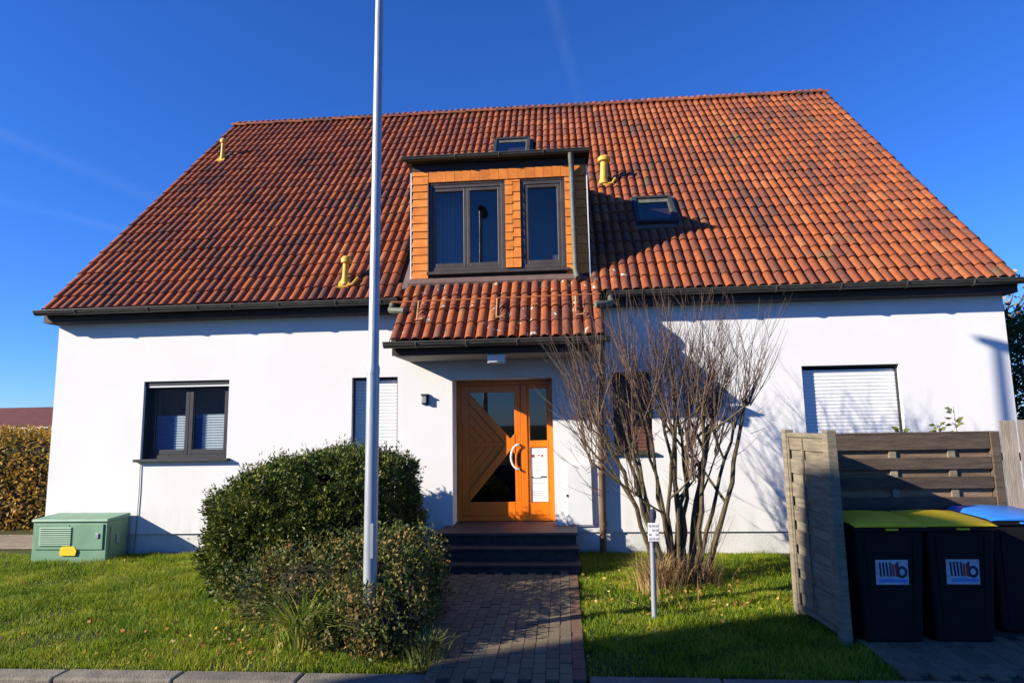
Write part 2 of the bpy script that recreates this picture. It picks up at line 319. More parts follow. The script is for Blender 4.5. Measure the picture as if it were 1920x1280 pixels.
def blade_mesh(name, P, H, Wd, lean, m, az=None):
    n = len(P); a = rng.random(n)*2*pi if az is None else az
    s = rng.random(n)*2*pi; S = np.stack([np.cos(s), np.sin(s), np.zeros(n)], 1)*np.broadcast_to(Wd, (n,))[:, None]
    Ld = np.stack([np.cos(a), np.sin(a), np.zeros(n)], 1)*(np.broadcast_to(lean, (n,))*H)[:, None]
    T = P+Ld; T[:, 2] += H
    V = np.stack([P-S, P+S, T], 1).reshape(-1, 3); F = np.arange(3*n).reshape(n, 3)
    return big_mesh(name, V, F, m, rng.random(n))

# ------------------------------------------------------------------ ground
def gz(y):                # lawn rises a little towards the house
    return .075*min(1, max(0, (y+4.3)/4.2))
g = MB()
ys = [-4.32, -3.5, -2.5, -1.5, -.6, -.1, .6, 12, 60, 400]
xs = [-400, -60, -20, -9.2, -4, 0, 3, 8, 20, 60, 400]
for i in range(len(xs)-1):
    for j in range(len(ys)-1):
        g.add([(xs[i], ys[j], gz(ys[j])-.012), (xs[i+1], ys[j], gz(ys[j])-.012), (xs[i+1], ys[j+1], gz(ys[j+1])-.012), (xs[i], ys[j+1], gz(ys[j+1])-.012)], [(0, 1, 2, 3)])
tag(g.build('lawn', M['soil']), kind='structure')
tag(MB().add([(-400, -11.6, -.10), (400, -11.6, -.10), (400, -4.30, -.10), (-400, -4.30, -.10)], [(0, 1, 2, 3)]).build('road', M['road']), kind='structure')
tag(MB().add([(-400, -400, -.02), (400, -400, -.02), (400, -11.6, -.02), (-400, -11.6, -.02), (400, -11.6, -.2), (-400, -11.6, -.2)], [(0, 1, 2, 3), (3, 2, 4, 5)]).build('opposite_verge', M['soil']), kind='structure')
tag(MB().add([(-18, .35, .078), (-8.3, .35, .078), (-8.3, 1.7, .078), (-18, 1.7, .078)], [(0, 1, 2, 3)]).build('side_path', M['gravel']), kind='structure')
# kerb of single stones
kb = MB().box(-40, 40, -4.50, -4.31, -.3, -.06).build('kerb', M['sand']); tag(kb, kind='structure')
kme = MB().box(.006, .994, -.10, .10, -.15, .115).mesh('kerb_stone', M['kerb'])
for i in range(-8, 7):
    if -2 < i-.0 < 1: continue              # dropped kerb at the path
    o = link('kerb_stone', kme, kb, (i*1.0-(.12 if i < 0 else .86), -4.405, -.095+random.uniform(-.004, .004)))
    b = o.modifiers.new('bevel', 'BEVEL'); b.width = .018; b.segments = 2
# paved path to the door: single pavers
PX0, PX1, PY0, PY1 = -1.56, .12, -4.50, -1.17
path = MB().add([(PX0+.46, PY0, .004), (PX1, PY0, .004), (PX1, PY1, gz(PY1)+.004), (PX0, PY1, gz(PY1)+.004), (PX0, -2.7, gz(-2.7)+.004), (PX0+.46, -4.2, .004)], [(0, 1, 2, 3, 4, 5)]).build('path', M['sand']); tag(path, kind='structure')
pm = MB().box(-.05, .05, -.1, .1, -.04, .0).mesh('paver', M['paver']); pmr = MB().box(-.05, .05, -.1, .1, -.04, .0).mesh('paver_red', M['paverred'])
ncol = int((PX1-PX0)/.105)
def pleft(y): return PX0+.46*np.clip((-2.7-y)/1.5, 0, 1)
for c in range(ncol):
    for r_ in range(17):
        y = PY0+.1+r_*.206+(.103 if c % 2 else 0)
        if y+.1 > PY1+.02: continue
        if PX0+.055+c*.105 < pleft(y)-.04: continue
        o = link('paver', pmr if c == ncol-1 else pm, path, (PX0+.055+c*.105, y, gz(y)+.026+random.uniform(-.003, .003)))
        o.rotation_euler = (random.uniform(-.012, .012), random.uniform(-.02, .02), random.uniform(-.012, .012))
pad = MB().add([(2.5, -4.30, .003), (6.5, -4.30, .003), (6.5, -2.3, .03), (2.5, -2.3, .03)], [(0, 1, 2, 3)]).build('bin_pad', M['sand']); tag(pad, kind='structure')
for c in range(19):
    for r_ in range(4):
        y = -4.19+r_*.206+(.103 if c % 2 else 0)
        o = link('paver', pm, pad, (2.57+c*.105, y, gz(y)+.024+random.uniform(-.003, .003))); o.rotation_euler = (0, 0, random.uniform(-.012, .012))

# ------------------------------------------------------------------ the house
XL, XR, WL, WR = -8.278, 6.492, -8.155, 6.392
OV, ZE, AL, GA, NR = .22, 3.876, .8147, .34, 23
CA, SA = cos(AL), sin(AL); TR = 7.92
def SL(x, t, n): return (x, -OV+t*CA-n*SA, ZE+t*SA+n*CA)
RY, RZ = -OV+TR*CA, ZE+TR*SA
house = thing('house', (-.9, 0, 0), 'white rendered house with a steep orange tiled roof and central dormer', 'house')
WIN = dict(A=(-6.64, -5.23, 1.50, 2.72), B=(-3.25, -2.53, 1.50, 2.705), D=(.74, 1.31, 1.50, 2.69), C=(3.50, 4.87, 1.50, 2.72))
DOOR = (-1.68, -.16, .37, 2.64)
wl = MB()
holed(wl, [WL, WR], [.37, 3.95], [(*WIN['A'], .17), (*WIN['B'], .13), (*WIN['D'], .13), (*WIN['C'], .13), (*DOOR, .46)], lambda u, v, w_: (u, w_, v), .1)
BY = 2*RY
def gable(x):
    k = .10
    return [(x, 0, .37), (x, BY, .37), (x, BY, 3.95), (x, RY, RZ-k/CA), (x, 0, ZE+OV*SA/CA-k/CA)]
wl.add(gable(WL), [(0, 1, 2, 3, 4)]); wl.add(gable(WR), [(0, 1, 2, 3, 4)])
wl.add([(WL, BY, .37), (WR, BY, .37), (WR, BY, 3.95), (WL, BY, 3.95)], [(0, 1, 2, 3)])
wl.add([(WL, 0, .37), (DOOR[0], 0, .37), (DOOR[0], .03, .37), (WL, .03, .37)], [(0, 1, 2, 3)]); wl.add([(DOOR[1], 0, .37), (WR, 0, .37), (WR, .03, .37), (DOOR[1], .03, .37)], [(0, 1, 2, 3)])
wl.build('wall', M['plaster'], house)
pl = MB().box(WL+.03, DOOR[0], .03, .3, -.15, .373).box(DOOR[1], WR-.03, .03, .3, -.15, .373).box(WL+.03, WL+.3, .3, BY-.03, -.15, .373).box(WR-.3, WR-.03, .3, BY-.03, -.15, .373)
pl.build('plinth', M['plinth'], house)
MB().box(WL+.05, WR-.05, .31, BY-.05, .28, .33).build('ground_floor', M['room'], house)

# roof: deck with a hole under the dormer, rear slope, tiles
DX0, DX1, DY = -2.33, .46, .05
TD0, TD1 = (DY+OV)/CA, 3.02
deck = MB()
PRX0, PRX1, TP = -2.40, .612, -1.03
for n_ in (-.035, -.13):
    holed(deck, [XL+.06, XR-.06], [0.02, TR], [(DX0+.04, DX1-.04, TD0+.05, TD1-.12, 0)], lambda u, v, w_, n_=n_: SL(u, v, n_), 0)
    deck.add([SL(PRX0, TP+.02, n_), SL(PRX1, TP+.02, n_), SL(PRX1, .02, n_), SL(PRX0, .02, n_)], [(0, 1, 2, 3)])
roof = deck.build('roof', M['fascia'], house)
MB().add([(XL+.06, RY, RZ-.03), (XR-.06, RY, RZ-.03), (XR-.06, BY+OV, ZE), (XL+.06, BY+OV, ZE), (XL+.06, RY, RZ-.15), (XR-.06, RY, RZ-.15), (XR-.06, BY+OV, ZE-.13), (XL+.06, BY+OV, ZE-.13)],
         [(0, 1, 2, 3), (4, 5, 6, 7), (2, 3, 7, 6), (0, 3, 7, 4), (1, 2, 6, 5)]).build('rear_slope', M['roofred'], roof)
# one interlocking tile with two rolls
TW, TL_ = (XR-XL)/49, .385
prof = []
for k in range(2):
    for u, z in ((0, -.004), (.12, .030), (.28, .050), (.50, .056), (.72, .047), (.88, .020)):
        prof.append(((k+u)*TW/2, z))
prof.append((TW, -.004))
def tile_arrays():
    V = []; n = len(prof)
    for x, z in prof: V.append((x, -.02, z+.019))          # nose
    for x, z in prof: V.append((x, TL_-.02, z-.004))       # tail
    for x, z in prof: V.append((x, -.02+.004, z-.004))     # nose underside
    F = []
    for i in range(n-1):
        F.append((i, i+1, n+i+1, n+i)); F.append((2*n+i, 2*n+i+1, i+1, i))
    return np.array(V), np.array(F)
TV, TF = tile_arrays()
TROLL = np.where(np.arange(len(TF))//2 >= 6, 1, 0)
tme = {}
for key in ('tile', 'tileold'):
    me = big_mesh('roof_tile', TV, TF, M[key], TROLL*.41); me.polygons.foreach_set('use_smooth', [True]*len(me.polygons)); me.set_sharp_from_angle(angle=radians(50)); tme[key] = me
cells = []
for r_ in range(-3, NR+1):
    for c in range(49):
        x0 = XL+c*TW; t = r_*GA
        if r_ < 0:                       # the porch rows start half a tile further
            if c >= 10: continue
            x0 = XL+(39+2*c)*TW/2
        xm = x0+TW/2
        if DX0-.16 < xm < DX1+.12 and TD0-.1 < t+.1 < TD1-.1: continue
        if -1.40 < xm < -.50 and 4.95 < t+.15 < 5.92: continue
        if 1.30 < xm < 2.1 and 1.82 < t+.15 < 2.80: continue
        p = Vector(SL(xm, t+.15, 0)); cells.append(((p-CAM).length, r_, c, x0, t))
cells.sort()
rotm = Matrix.Rotation(AL, 3, 'X')
SV, SF, STV = [], [], []; nv = 0
for k, (d, r_, c, x0, t) in enumerate(cells):
    jx, jt, jn, jr = random.uniform(-.004, .004), random.uniform(-.008, .008), random.uniform(-.003, .005), random.uniform(-.007, .007)
    jt += .012*sin(x0*1.1+r_*.2)
    p = Vector(SL(x0+jx, t+jt, jn))
    if k < 300:
        old = r_ < 2 and PRX0-.3 < x0 < PRX1+.3
        o = link('roof_tile', tme['tileold' if old else 'tile'], roof, p)
        o.rotation_euler = (AL, 0, 0); o.rotation_euler.rotate_axis('Z', jr)
    else:
        R3 = np.array(rotm @ Matrix.Rotation(jr, 3, 'Z'))
        SV.append(TV @ R3.T+np.array(p)); SF.append(TF+nv); STV.append(np.where(TROLL == 1, random.random(), random.random())); nv += len(TV)
me = big_mesh('roof_tiles', np.concatenate(SV)-np.array(org(roof)), np.concatenate(SF), M['tile'], np.concatenate(STV))
me.polygons.foreach_set('use_smooth', [True]*len(me.polygons)); me.set_sharp_from_angle(angle=radians(50))
tag(link('roof_tiles', me, roof), kind='stuff')
# ridge caps
rc = []
for i in range(9):
    a = pi*i/8
    rc.append((-.125*cos(a), .095*sin(a)-.02))
rmb = MB(); n = len(rc)
V = [(0, y*1.08, z*1.06+.012) for y, z in rc]+[(.40, y*.96, z*.96) for y, z in rc]+[(.0, y*.9, z*.85) for y, z in rc]
rmb.add(V, [(i, i+1, n+i+1, n+i) for i in range(n-1)]+[(2*n+i, 2*n+i+1, i+1, i) for i in range(n-1)])
rme = rmb.mesh('ridge_tile', M['tile'], smooth=True); rme.set_sharp_from_angle(angle=radians(60))
for i in range(39):
    o = link('ridge_tile', rme, roof, (XL+i*(XR-XL)/39, RY+.01, RZ+.012+random.uniform(-.006, .006))); o.rotation_euler = (0, random.uniform(-.012, .012), random.uniform(-.01, .01))
# verge boards
for xv in (XL+.035, XR-.035):
    s = MB(); s.hexa([SL(xv-.02, 0, -.17), SL(xv+.02, 0, -.17), SL(xv+.02, TR-.02, -.17), SL(xv-.02, TR-.02, -.17), SL(xv-.02, 0, .0), SL(xv+.02, 0, .0), SL(xv+.02, TR-.02, .0), SL(xv-.02, TR-.02, .0)])
    s.build('verge_board', M['fascia'], roof)

# eaves: fascia, soffit, gutters
def gutter(name, x0, x1, yc, zc, r, parent, joints=(), m=None):
    mb = MB(); K = 10; V = []
    for x in (x0, x1):
        for rr in (r, r-.006):
            for i in range(K+1):
                a = pi+pi*i/K; V.append((x, yc+rr*cos(a), zc+rr*sin(a)))
    n = K+1; F = []
    for i in range(K):
        F += [(i, i+1, 2*n+i+1, 2*n+i), (n+i, n+i+1, 3*n+i+1, 3*n+i)]
    F += [(0, n, 3*n, 2*n), (K, n+K, 3*n+K, 2*n+K), tuple(range(n)), tuple(range(2*n, 3*n))]
    mb.add(V, F)
    mb.tube([(x0, yc-r, zc+.004), (x1, yc-r, zc+.004)], .011, 8)       # rolled lip
    for x in joints:
        pts = [(x, yc+(r+.005)*cos(a), zc+(r+.005)*sin(a)) for a in [pi+pi*i/8 for i in range(9)]]
        mb.tube(pts, .010, 5)
    o = mb.build(name, m or M['dark_metal'], parent, smooth=True)
    return o
GR = .068
gutter('gutter', XL-.02, PRX0-.05, -.315, ZE-.03, GR, house, [-7.6, -6.4, -5.6, -5.05, -4.3, -3.4, -2.7])
gutter('gutter', PRX1+.07, XR+.04, -.315, ZE-.03, GR, house, [1.2, 2.2, 3.1, 4.0, 4.9, 5.8])
for a, b_ in ((XL+.02, PRX0), (PRX1, XR-.02)):
    MB().box(a, b_, -.205, -.17, 3.68, ZE-.045).build('eaves_fascia', M['fascia'], house); MB().box(a, b_, -.168, .002, 3.68, 3.715).build('eaves_soffit', M['fascia'], house)
MB().box(XL+.02, WL-.001, 0, .35, 3.68, 3.73).build('eaves_return', M['fascia'], house)
MB().box(WR+.001, XR-.02, 0, .35, 3.68, 3.73).build('eaves_return', M['fascia'], house)
# porch
PY = -OV+TP*CA; PZ = ZE+TP*SA
pb = MB(); pb.box(PRX0+.02, PRX1-.02, PY+.05, PY+.075, 2.93, PZ-.02)
pb.prism([(PY+.075, 2.945), (PY+.075, PZ-.05), (-.001, PZ-.05+(-.001-PY-.075)*SA/CA), (-.001, 2.945)], lambda u, v, w_: (w_, u, v), PRX0+.02, PRX0+.05)
pb.prism([(PY+.075, 2.945), (PY+.075, PZ-.05), (-.001, PZ-.05+(-.001-PY-.075)*SA/CA), (-.001, 2.945)], lambda u, v, w_: (w_, u, v), PRX1-.05, PRX1-.02)
pb.build('porch_fascia', M['fascia'], house)
MB().box(PRX0+.055, PRX1-.055, PY+.08, -.002, 2.925, 2.945).build('porch_ceiling', M['soffit'], house)
gutter('porch_gutter', PRX0-.06, PRX1+.05, PY-.075, PZ-.035, GR+.004, house, [-2.0, -1.3, -.6, .1])
lamp = MB().box(-1.04, -.79, PY+.10, PY+.20, 2.80, 2.925).build('porch_light', M['white'], house, bevel=.012)
MB().box(-1.02, -.81, PY+.09, PY+.099, 2.815, 2.90).build('light_cover', M['paper'], lamp)
# spouts from the main gutters on to the porch roof
s = MB(); s.tube([(-2.53, -.315, 3.83), (-2.53, -.33, 3.74), (-2.535, -.40, 3.68), (-2.51, -.47, 3.655), (-2.44, -.53, 3.64), (-2.28, -.58, 3.625)], .047, 12); s.build('spout', M['patina'], house, smooth=True)
s = MB(); s.tube([(.74, -.315, 3.83), (.74, -.33, 3.74), (.745, -.40, 3.68), (.71, -.47, 3.655), (.64, -.53, 3.64), (.50, -.58, 3.625)], .047, 12); s.build('spout', M['patina'], house, smooth=True)
# downpipe from the porch gutter to the ground
s = MB(); s.tube([(.52, PY-.075, 3.0), (.52, PY-.07, 2.90), (.54, PY+.15, 2.80), (.56, -.25, 2.62), (.555, -.09, 2.50), (.55, -.075, 2.3), (.52, -.075, .05)], .048, 12)
for z in (2.2, 1.2, .5): s.tube([(.533, -.075, z-.02), (.533, -.075, z+.02)], .056, 12)
s.build('downpipe', mat('brown downpipe', (.15, .095, .06), (.10, .065, .045), 6, .5), house, smooth=True)
# snow guard
s = MB(); s.tube([SL(-2.5, -.30, .155), SL(.58, -.26, .155)], .009, 6); s.build('snow_guard', mat('rusty rod', (.52, .17, .05), (.40, .12, .04), 9, .6), house)
for x in (-2.08, -.92, .22):
    s = MB(); s.tube([SL(x, -.62, .045), SL(x, -.55, .05), SL(x+.005, -.30, .16)], .012, 6); s.tube([SL(x, -.62, .05), SL(x, -.66, .09), SL(x+.1, -.65, .10), SL(x+.13, -.58, .09)], .011, 6)
    s.build('snow_guard_bracket', mat('bracket', (.55, .30, .13), (.45, .22, .1), 9, .6), house)

# dormer ------------------------------------------------------------
dw = MB(); DZ0, DZ1 = 4.02, 6.12
DW1 = (-2.05, -.84, 4.36, 5.77); DW2 = (-.575, .105, 4.36, 5.77)
holed(dw, [DX0, DX1], [DZ0, DZ1], [DW1, DW2], lambda u, v, w_: (u, DY+w_, v), .14)
def rt(y): return ZE+(y+OV)*SA/CA
dslope = .09
def dz(y): return 6.13+(y-DY)*dslope
YB = 2.30
for x in (DX0, DX1):
    dw.add([(x, DY, 4.0), (x, DY, dz(DY)), (x, YB, dz(YB)), (x, YB, rt(YB)-.1), (x, DY+.2, rt(DY+.2)-.15)], [(0, 1, 2, 3, 4)])
dormer = dw.build('dormer', M['fascia'], house)
s = MB(); ya = -.03
s.hexa([(DX0-.09, ya, dz(ya)), (DX1+.06, ya, dz(ya)), (DX1+.06, YB+.1, dz(YB+.1)), (DX0-.09, YB+.1, dz(YB+.1)), (DX0-.09, ya, dz(ya)+.07), (DX1+.06, ya, dz(ya)+.07), (DX1+.06, YB+.1, dz(YB+.1)+.07), (DX0-.09, YB+.1, dz(YB+.1)+.07)])
s.build('dormer_roof', M['dark_metal'], dormer)
gutter('dormer_gutter', DX0-.10, DX1+.06, ya-.06, dz(ya)+.055, .056, dormer, [-1.6, -.9, -.2])
s = MB(); s.tube([(.225, ya-.06, dz(ya)+.01), (.228, ya-.055, dz(ya)-.08), (.235, ya+.0, 5.9), (.235, -.03, 5.78), (.24, -.03, 5.2), (.25, -.03, 4.28), (.26, -.06, 4.19), (.28, -.14, 4.12)], .043, 12); s.build('downpipe', M['patina'], dormer, smooth=True)
for x, wd in ((DX0-.008, .018), (DX1+.008, .018)):
    MB().box(x-wd/2, x+wd/2, DY-.022, DY+.05, 4.16, 5.98).build('corner_trim', M['white'], dormer)
# orange cladding pieces
def shing(x0, x1, z0, z1, vert=False):
    t0 = .020+random.uniform(0, .004)
    if vert: p = [(x0, DY-t0, z0), (x1, DY-t0+.006, z0), (x1, DY-.002, z0), (x0, DY-.002, z0), (x0, DY-t0, z1), (x1, DY-t0+.006, z1), (x1, DY-.002, z1), (x0, DY-.002, z1)]
    else: p = [(x0, DY-t0, z0), (x1, DY-t0, z0), (x1, DY-.002, z0), (x0, DY-.002, z0), (x0, DY-t0+.012, z1), (x1, DY-t0+.012, z1), (x1, DY-.002, z1), (x0, DY-.002, z1)]
    MB().hexa(p).build('shingle', M['shingle'], dormer)
z = 4.24
while z < 5.98:
    h = random.uniform(.115, .145); shing(DX0+.004, DW1[0]-.012, z, min(z+h, 6.0)-.006); z += h
z = 4.37
while z < 5.78:
    h = random.uniform(.13, .17); shing(DW1[1]+.012, (DW1[1]+DW2[0])/2-.002, z, min(z+h, 5.80)-.006); z += h
z = 4.37
while z < 5.78:
    h = random.uniform(.13, .17); shing((DW1[1]+DW2[0])/2+.002, DW2[0]-.012, z, min(z+h, 5.80)-.006); z += h
z = 4.24
while z < 5.78:
    h = random.uniform(.13, .17); shing(DW2[1]+.012, DX1-.004, z, min(z+h, 5.80)-.006); z += h
x = DW1[0]
while x < DX1-.02:
    wd = random.uniform(.125, .165); shing(x, min(x+wd, DX1-.004)-.005, 5.81, 5.985, True); x += wd
ap = MB(); ap.hexa([(DX0-.04, DY-.10, rt(DY-.10)+.05), (DX1-.10, DY-.10, rt(DY-.10)+.05), (DX1-.10, DY, 4.05), (DX0-.04, DY, 4.05), (DX0-.04, DY-.115, rt(DY-.10)+.085), (DX1-.10, DY-.115, rt(DY-.10)+.085), (DX1-.10, DY-.024, 4.235), (DX0-.02, DY-.024, 4.235)])
ap.build('apron_flashing', M['flash'], dormer)
for x in (DX1+.02, DX0-.02):
    sg = 1 if x > 0 else -1
    MB().hexa([SL(x, TD0-.2, .0), SL(x+sg*.10, TD0-.2, .0), SL(x+sg*.10, TD1, .0), SL(x, TD1, .0), SL(x, TD0-.2, .06), SL(x+sg*.10, TD0-.2, .05), SL(x+sg*.10, TD1, .05), SL(x, TD1, .06)]).build('side_flashing', M['flash'], dormer)

def ring(mb, x0, x1, z0, z1, wd, y0, y1, bw=None):
    bw = bw or wd
    mb.box(x0, x0+wd, y0, y1, z0, z1); mb.box(x1-wd, x1, y0, y1, z0, z1)
    mb.box(x0+wd, x1-wd, y0, y1, z1-wd, z1); mb.box(x0+wd, x1-wd, y0, y1, z0, z0+bw); return mb
def window(name, rect, y, fm, sashes, fw=.055, sw=.05, glass='glass', proud=.05):
    x0, x1, z0, z1 = rect
    w_ = ring(MB(), x0, x1, z0, z1, fw, y-proud, y+.04).build(name, fm, house, bevel=.004)
    xs_ = [x0+fw+(x1-x0-2*fw)*k/sashes for k in range(sashes+1)]
    for k in range(sashes):
        a, b_ = xs_[k]+.003, xs_[k+1]-.003
        sa = ring(MB(), a, b_, z0+fw+.003, z1-fw-.003, sw, y-proud+.012, y+.03, sw*1.25).build('sash', fm, w_, bevel=.004)
        MB().box(a+sw, b_-sw, y+.0, y+.006, z0+fw+sw*1.25, z1-fw-sw).build('pane', M[glass], w_)
        ring(MB(), a+sw-.001, b_-sw+.001, z0+fw+sw*1.2, z1-fw-sw+.001, .007, y-.012, y-.001).build('gasket', M['greyframe'], w_)
    return w_
d1 = window('dormer_window', DW1, DY+.06, M['brownframe'], 2); d2 = window('dormer_window', DW2, DY+.06, M['brownframe'], 1)
MB().box(DW1[0]-.03, DW2[1]+.06, DY-.075, DY+.02, 4.285, 4.33).build('window_sill', M['brownframe'], d1, bevel=.006)
MB().box(DW1[0]-.015, DW1[0]+.0, DY-.03, DY+.0, 4.33, 5.79).build('side_trim', M['brownframe'], d1)
# what is seen behind the dormer glass
s = MB()
for k in range(26):
    x = -2.0+k*.02; y = DY+.42+.02*sin(k*1.9); s.add([(x, y, 4.4), (x+.02, DY+.42+.02*sin((k+1)*1.9), 4.4), (x+.02, DY+.42+.02*sin((k+1)*1.9), 5.8), (x, y, 5.8)], [(0, 1, 2, 3)])
s.build('net_curtain', M['curtain'], d1)
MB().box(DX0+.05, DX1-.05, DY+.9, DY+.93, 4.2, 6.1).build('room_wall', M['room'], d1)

# roof windows
def rwin(x0, x1, t0, t1):
    mb = MB()
    def bx(a, b_, c, d, n0, n1): mb.hexa([SL(a, c, n0), SL(b_, c, n0), SL(b_, d, n0), SL(a, d, n0), SL(a, c, n1), SL(b_, c, n1), SL(b_, d, n1), SL(a, d, n1)])
    f_ = .075
    bx(x0, x0+f_, t0, t1, -.02, .125); bx(x1-f_, x1, t0, t1, -.02, .125); bx(x0+f_, x1-f_, t0, t0+f_, -.02, .12); bx(x0+f_, x1-f_, t1-f_, t1, -.02, .135)
    w_ = mb.build('roof_window', M['galv' if False else 'anthracite'], house, bevel=.008)
    mb = MB(); bx(x0+f_, x1-f_, t0+f_, t1-f_, .075, .083); mb.build('pane', M['glass'], w_)
    mb = MB(); bx(x0+f_, x1-f_, t1-f_-.12, t1-f_, .086, .096); bx(x0+f_, x0+f_+.025, t0+f_, t1-f_-.12, .086, .092); bx(x1-f_-.025, x1-f_, t0+f_, t1-f_-.12, .086, .092); mb.build('sash', M['patina'], w_)
    mb = MB(); bx(x0+f_, x1-f_, t0+f_, t1-f_, -.10, -.09); mb.build('blind', M['anthracite'], w_)
    mb = MB(); bx(x0-.06, x0, t0-.10, t1+.05, .0, .055); bx(x1, x1+.06, t0-.10, t1+.05, .0, .055); bx(x0, x1, t0-.12, t0, .0, .05); bx(x0-.06, x1+.06, t1+.0, t1+.08, .0, .06); mb.build('flashing', M['flash'], w_)
rwin(-1.36, -.56, 4.98, 5.92); rwin(1.34, 2.05, 1.88, 2.80)
# yellow vent pipes
def vent(x, t, h, r, base=True, ears=True):
    b_ = Vector(SL(x, t, .05)); top = b_+Vector((0.02, -.02, h))
    s = MB(); s.tube([b_-Vector((0, .0, .05)), b_+Vector((0, 0, .06)), b_+(top-b_)*.5, top], [r*1.5, r*1.05, r, r], 14)
    o = s.build('vent_pipe', M['yellow'], house, smooth=True)
    s = MB(); s.tube([top-Vector((0, 0, .015)), top+Vector((0, 0, .0)), top+Vector((0, 0, .06)), top+Vector((0, 0, .10)), top+Vector((0, 0, .115))], [r*.9, r*1.7, r*1.75, r*1.2, r*.3], 14); s.build('vent_cap', M['yellow'], o, smooth=True)
    s = MB()
    if base: s.hexa([SL(x-.13, t-.16, .03), SL(x+.10, t-.16, .03), SL(x+.08, t+.10, .03), SL(x-.08, t+.10, .03), SL(x-.12, t-.15, .06), SL(x+.09, t-.15, .06), SL(x+.06, t+.08, .07), SL(x-.06, t+.08, .07)])
    if ears: s.tube([SL(x+.07, t-.14, .06), SL(x+.16, t-.12, .08), SL(x+.22, t+.02, .10)], .025, 8)
    s.build('vent_base', M['yellow'], o)
vent(-3.41, .46, .30, .047); vent(.90, 3.62, .40, .07); vent(-7.66, 5.78, .36, .042, True, False)

# ground floor windows
wA = window('window', WIN['A'], .15, M['anthracite'], 2, .06, .06)
MB().box(WIN['A'][0]-.07, WIN['A'][1]+.06, -.075, .12, 1.462, 1.503).build('window_sill', M['anthracite'], wA, bevel=.005)
MB().box(WIN['A'][0]+.005, WIN['A'][1]-.005, .03, .10, 2.655, 2.715).build('shutter_box', M['anthracite'], wA)
MB().box(WIN['A'][0]+.05, WIN['A'][1]-.01, .035, .05, 2.625, 2.648).build('shutter_end_rail', M['white'], wA)
for a in (WIN['A'][0]+.002, WIN['A'][1]-.032): MB().box(a, a+.03, .05, .098, 1.51, 2.65).build('shutter_guide', M['anthracite'], wA)
def pleat(name, x0, x1, z0, z1, y, m, parent, step=.02):
    s = MB(); n = int((z1-z0)/step); V = []
    for i in range(n+1):
        yy = y+(.008 if i % 2 else -.008); z = z0+(z1-z0)*i/n; V += [(x0, yy, z), (x1, yy, z)]
    s.add(V, [(2*i, 2*i+1, 2*i+3, 2*i+2) for i in range(n)]); return s.build(name, m, parent)
xm = (WIN['A'][0]+WIN['A'][1])/2
pleat('pleated_blind', WIN['A'][0]+.11, xm-.25, 1.62, 2.18, .20, M['blindshade'], wA); pleat('pleated_blind', xm-.25, xm-.06, 1.62, 2.18, .20, M['blind'], wA)
pleat('pleated_blind', xm+.06, xm+.18, 1.62, 2.19, .20, M['blindshade'], wA); pleat('pleated_blind', xm+.18, WIN['A'][1]-.11, 1.62, 2.19, .20, M['blind'], wA)
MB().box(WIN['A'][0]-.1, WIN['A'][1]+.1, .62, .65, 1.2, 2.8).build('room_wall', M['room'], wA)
def shutter(rect, y, m, parent, step, name='shutter'):
    x0, x1, z0, z1 = rect; n = int((z1-z0)/step); V = []; F = []
    for i in range(n):
        a = z0+i*step
        for z, d in ((a+.002, 0.005), (a+.007, -.003), (a+step*.5, -.0055), (a+step-.005, -.003), (a+step-.001, .005)): V += [(x0, y+d, z), (x1, y+d, z)]
    k = len(V)//2
    F = [(2*i, 2*i+1, 2*i+3, 2*i+2) for i in range(k-1)]
    return MB().add(V, F).build(name, m, parent)
for nm, rc_, m_ in (('B', WIN['B'], 'shutter'), ('C', WIN['C'], 'shutter'), ('D', WIN['D'], 'brownshutter')):
    x0, x1, z0, z1 = rc_
    fr_ = ring(MB(), x0, x1, z0, z1, .028, .07, .13).build('shuttered_window', M['anthracite'] if nm != 'D' else M['brownframe'], house)
    shutter((x0+.026, x1-.026, z0+.02, z1-.03), .10, M[m_], fr_, .052)
    MB().box(x0-.04, x1+.04, -.05, .066, z0-.032, z0+.003).build('window_sill', M['anthracite'] if nm != 'D' else M['brownframe'], fr_, bevel=.005)

# front door --------------------------------------------------------
DYF = .40
x0, x1, z0, z1 = DOOR; z0 = .475
door = ring(MB(), x0+.003, x1-.003, z0, z1-.003, .075, DYF-.03, DYF+.06).build('front_door', M['orange'], house, bevel=.006)
lx0, lx1 = x0+.08, -.665
leaf = MB(); leaf.box(lx0, lx0+.115, DYF-.02, DYF+.04, z0+.08, z1-.08); leaf.box(lx1-.10, lx1, DYF-.02, DYF+.04, z0+.08, z1-.08)
leaf.box(lx0+.115, lx1-.10, DYF-.02, DYF+.04, z1-.19, z1-.08); leaf.box(lx0+.115, lx1-.10, DYF-.02, DYF+.04, z0+.08, z0+.285)
leaf.build('door_leaf', M['orange'], door, bevel=.008)
MB().box(lx1+.002, lx1+.10, DYF-.035, DYF+.05, z0+.078, z1-.078).build('meeting_post', M['orange'], door, bevel=.008)
ax0, ax1, az0, az1 = lx0+.115, lx1-.10, z0+.285, z1-.19
zm = 1.64
fn = lambda u, v, w_: (u, w_, v)
def strip(a, b_, off0, off1, clips, y0, y1, name, bev=.004):
    d = Vector((b_[0]-a[0], b_[1]-a[1])).normalized(); nrm = Vector((-d.y, d.x))
    A = Vector(a)-d*2; B = Vector(b_)+d*2
    poly = [tuple(A+nrm*off0), tuple(B+nrm*off0), tuple(B+nrm*off1), tuple(A+nrm*off1)]
    for cl in clips:
        poly = clip_poly(poly, *cl)
        if len(poly) < 3: return
    MB().prism(poly, fn, y0, y1).build(name, M['orange'], door, bevel=bev)
boxc = [(-1, 0, -ax0-.001), (1, 0, ax1+.001), (0, -1, -az0-.001), (0, 1, az1+.001)]
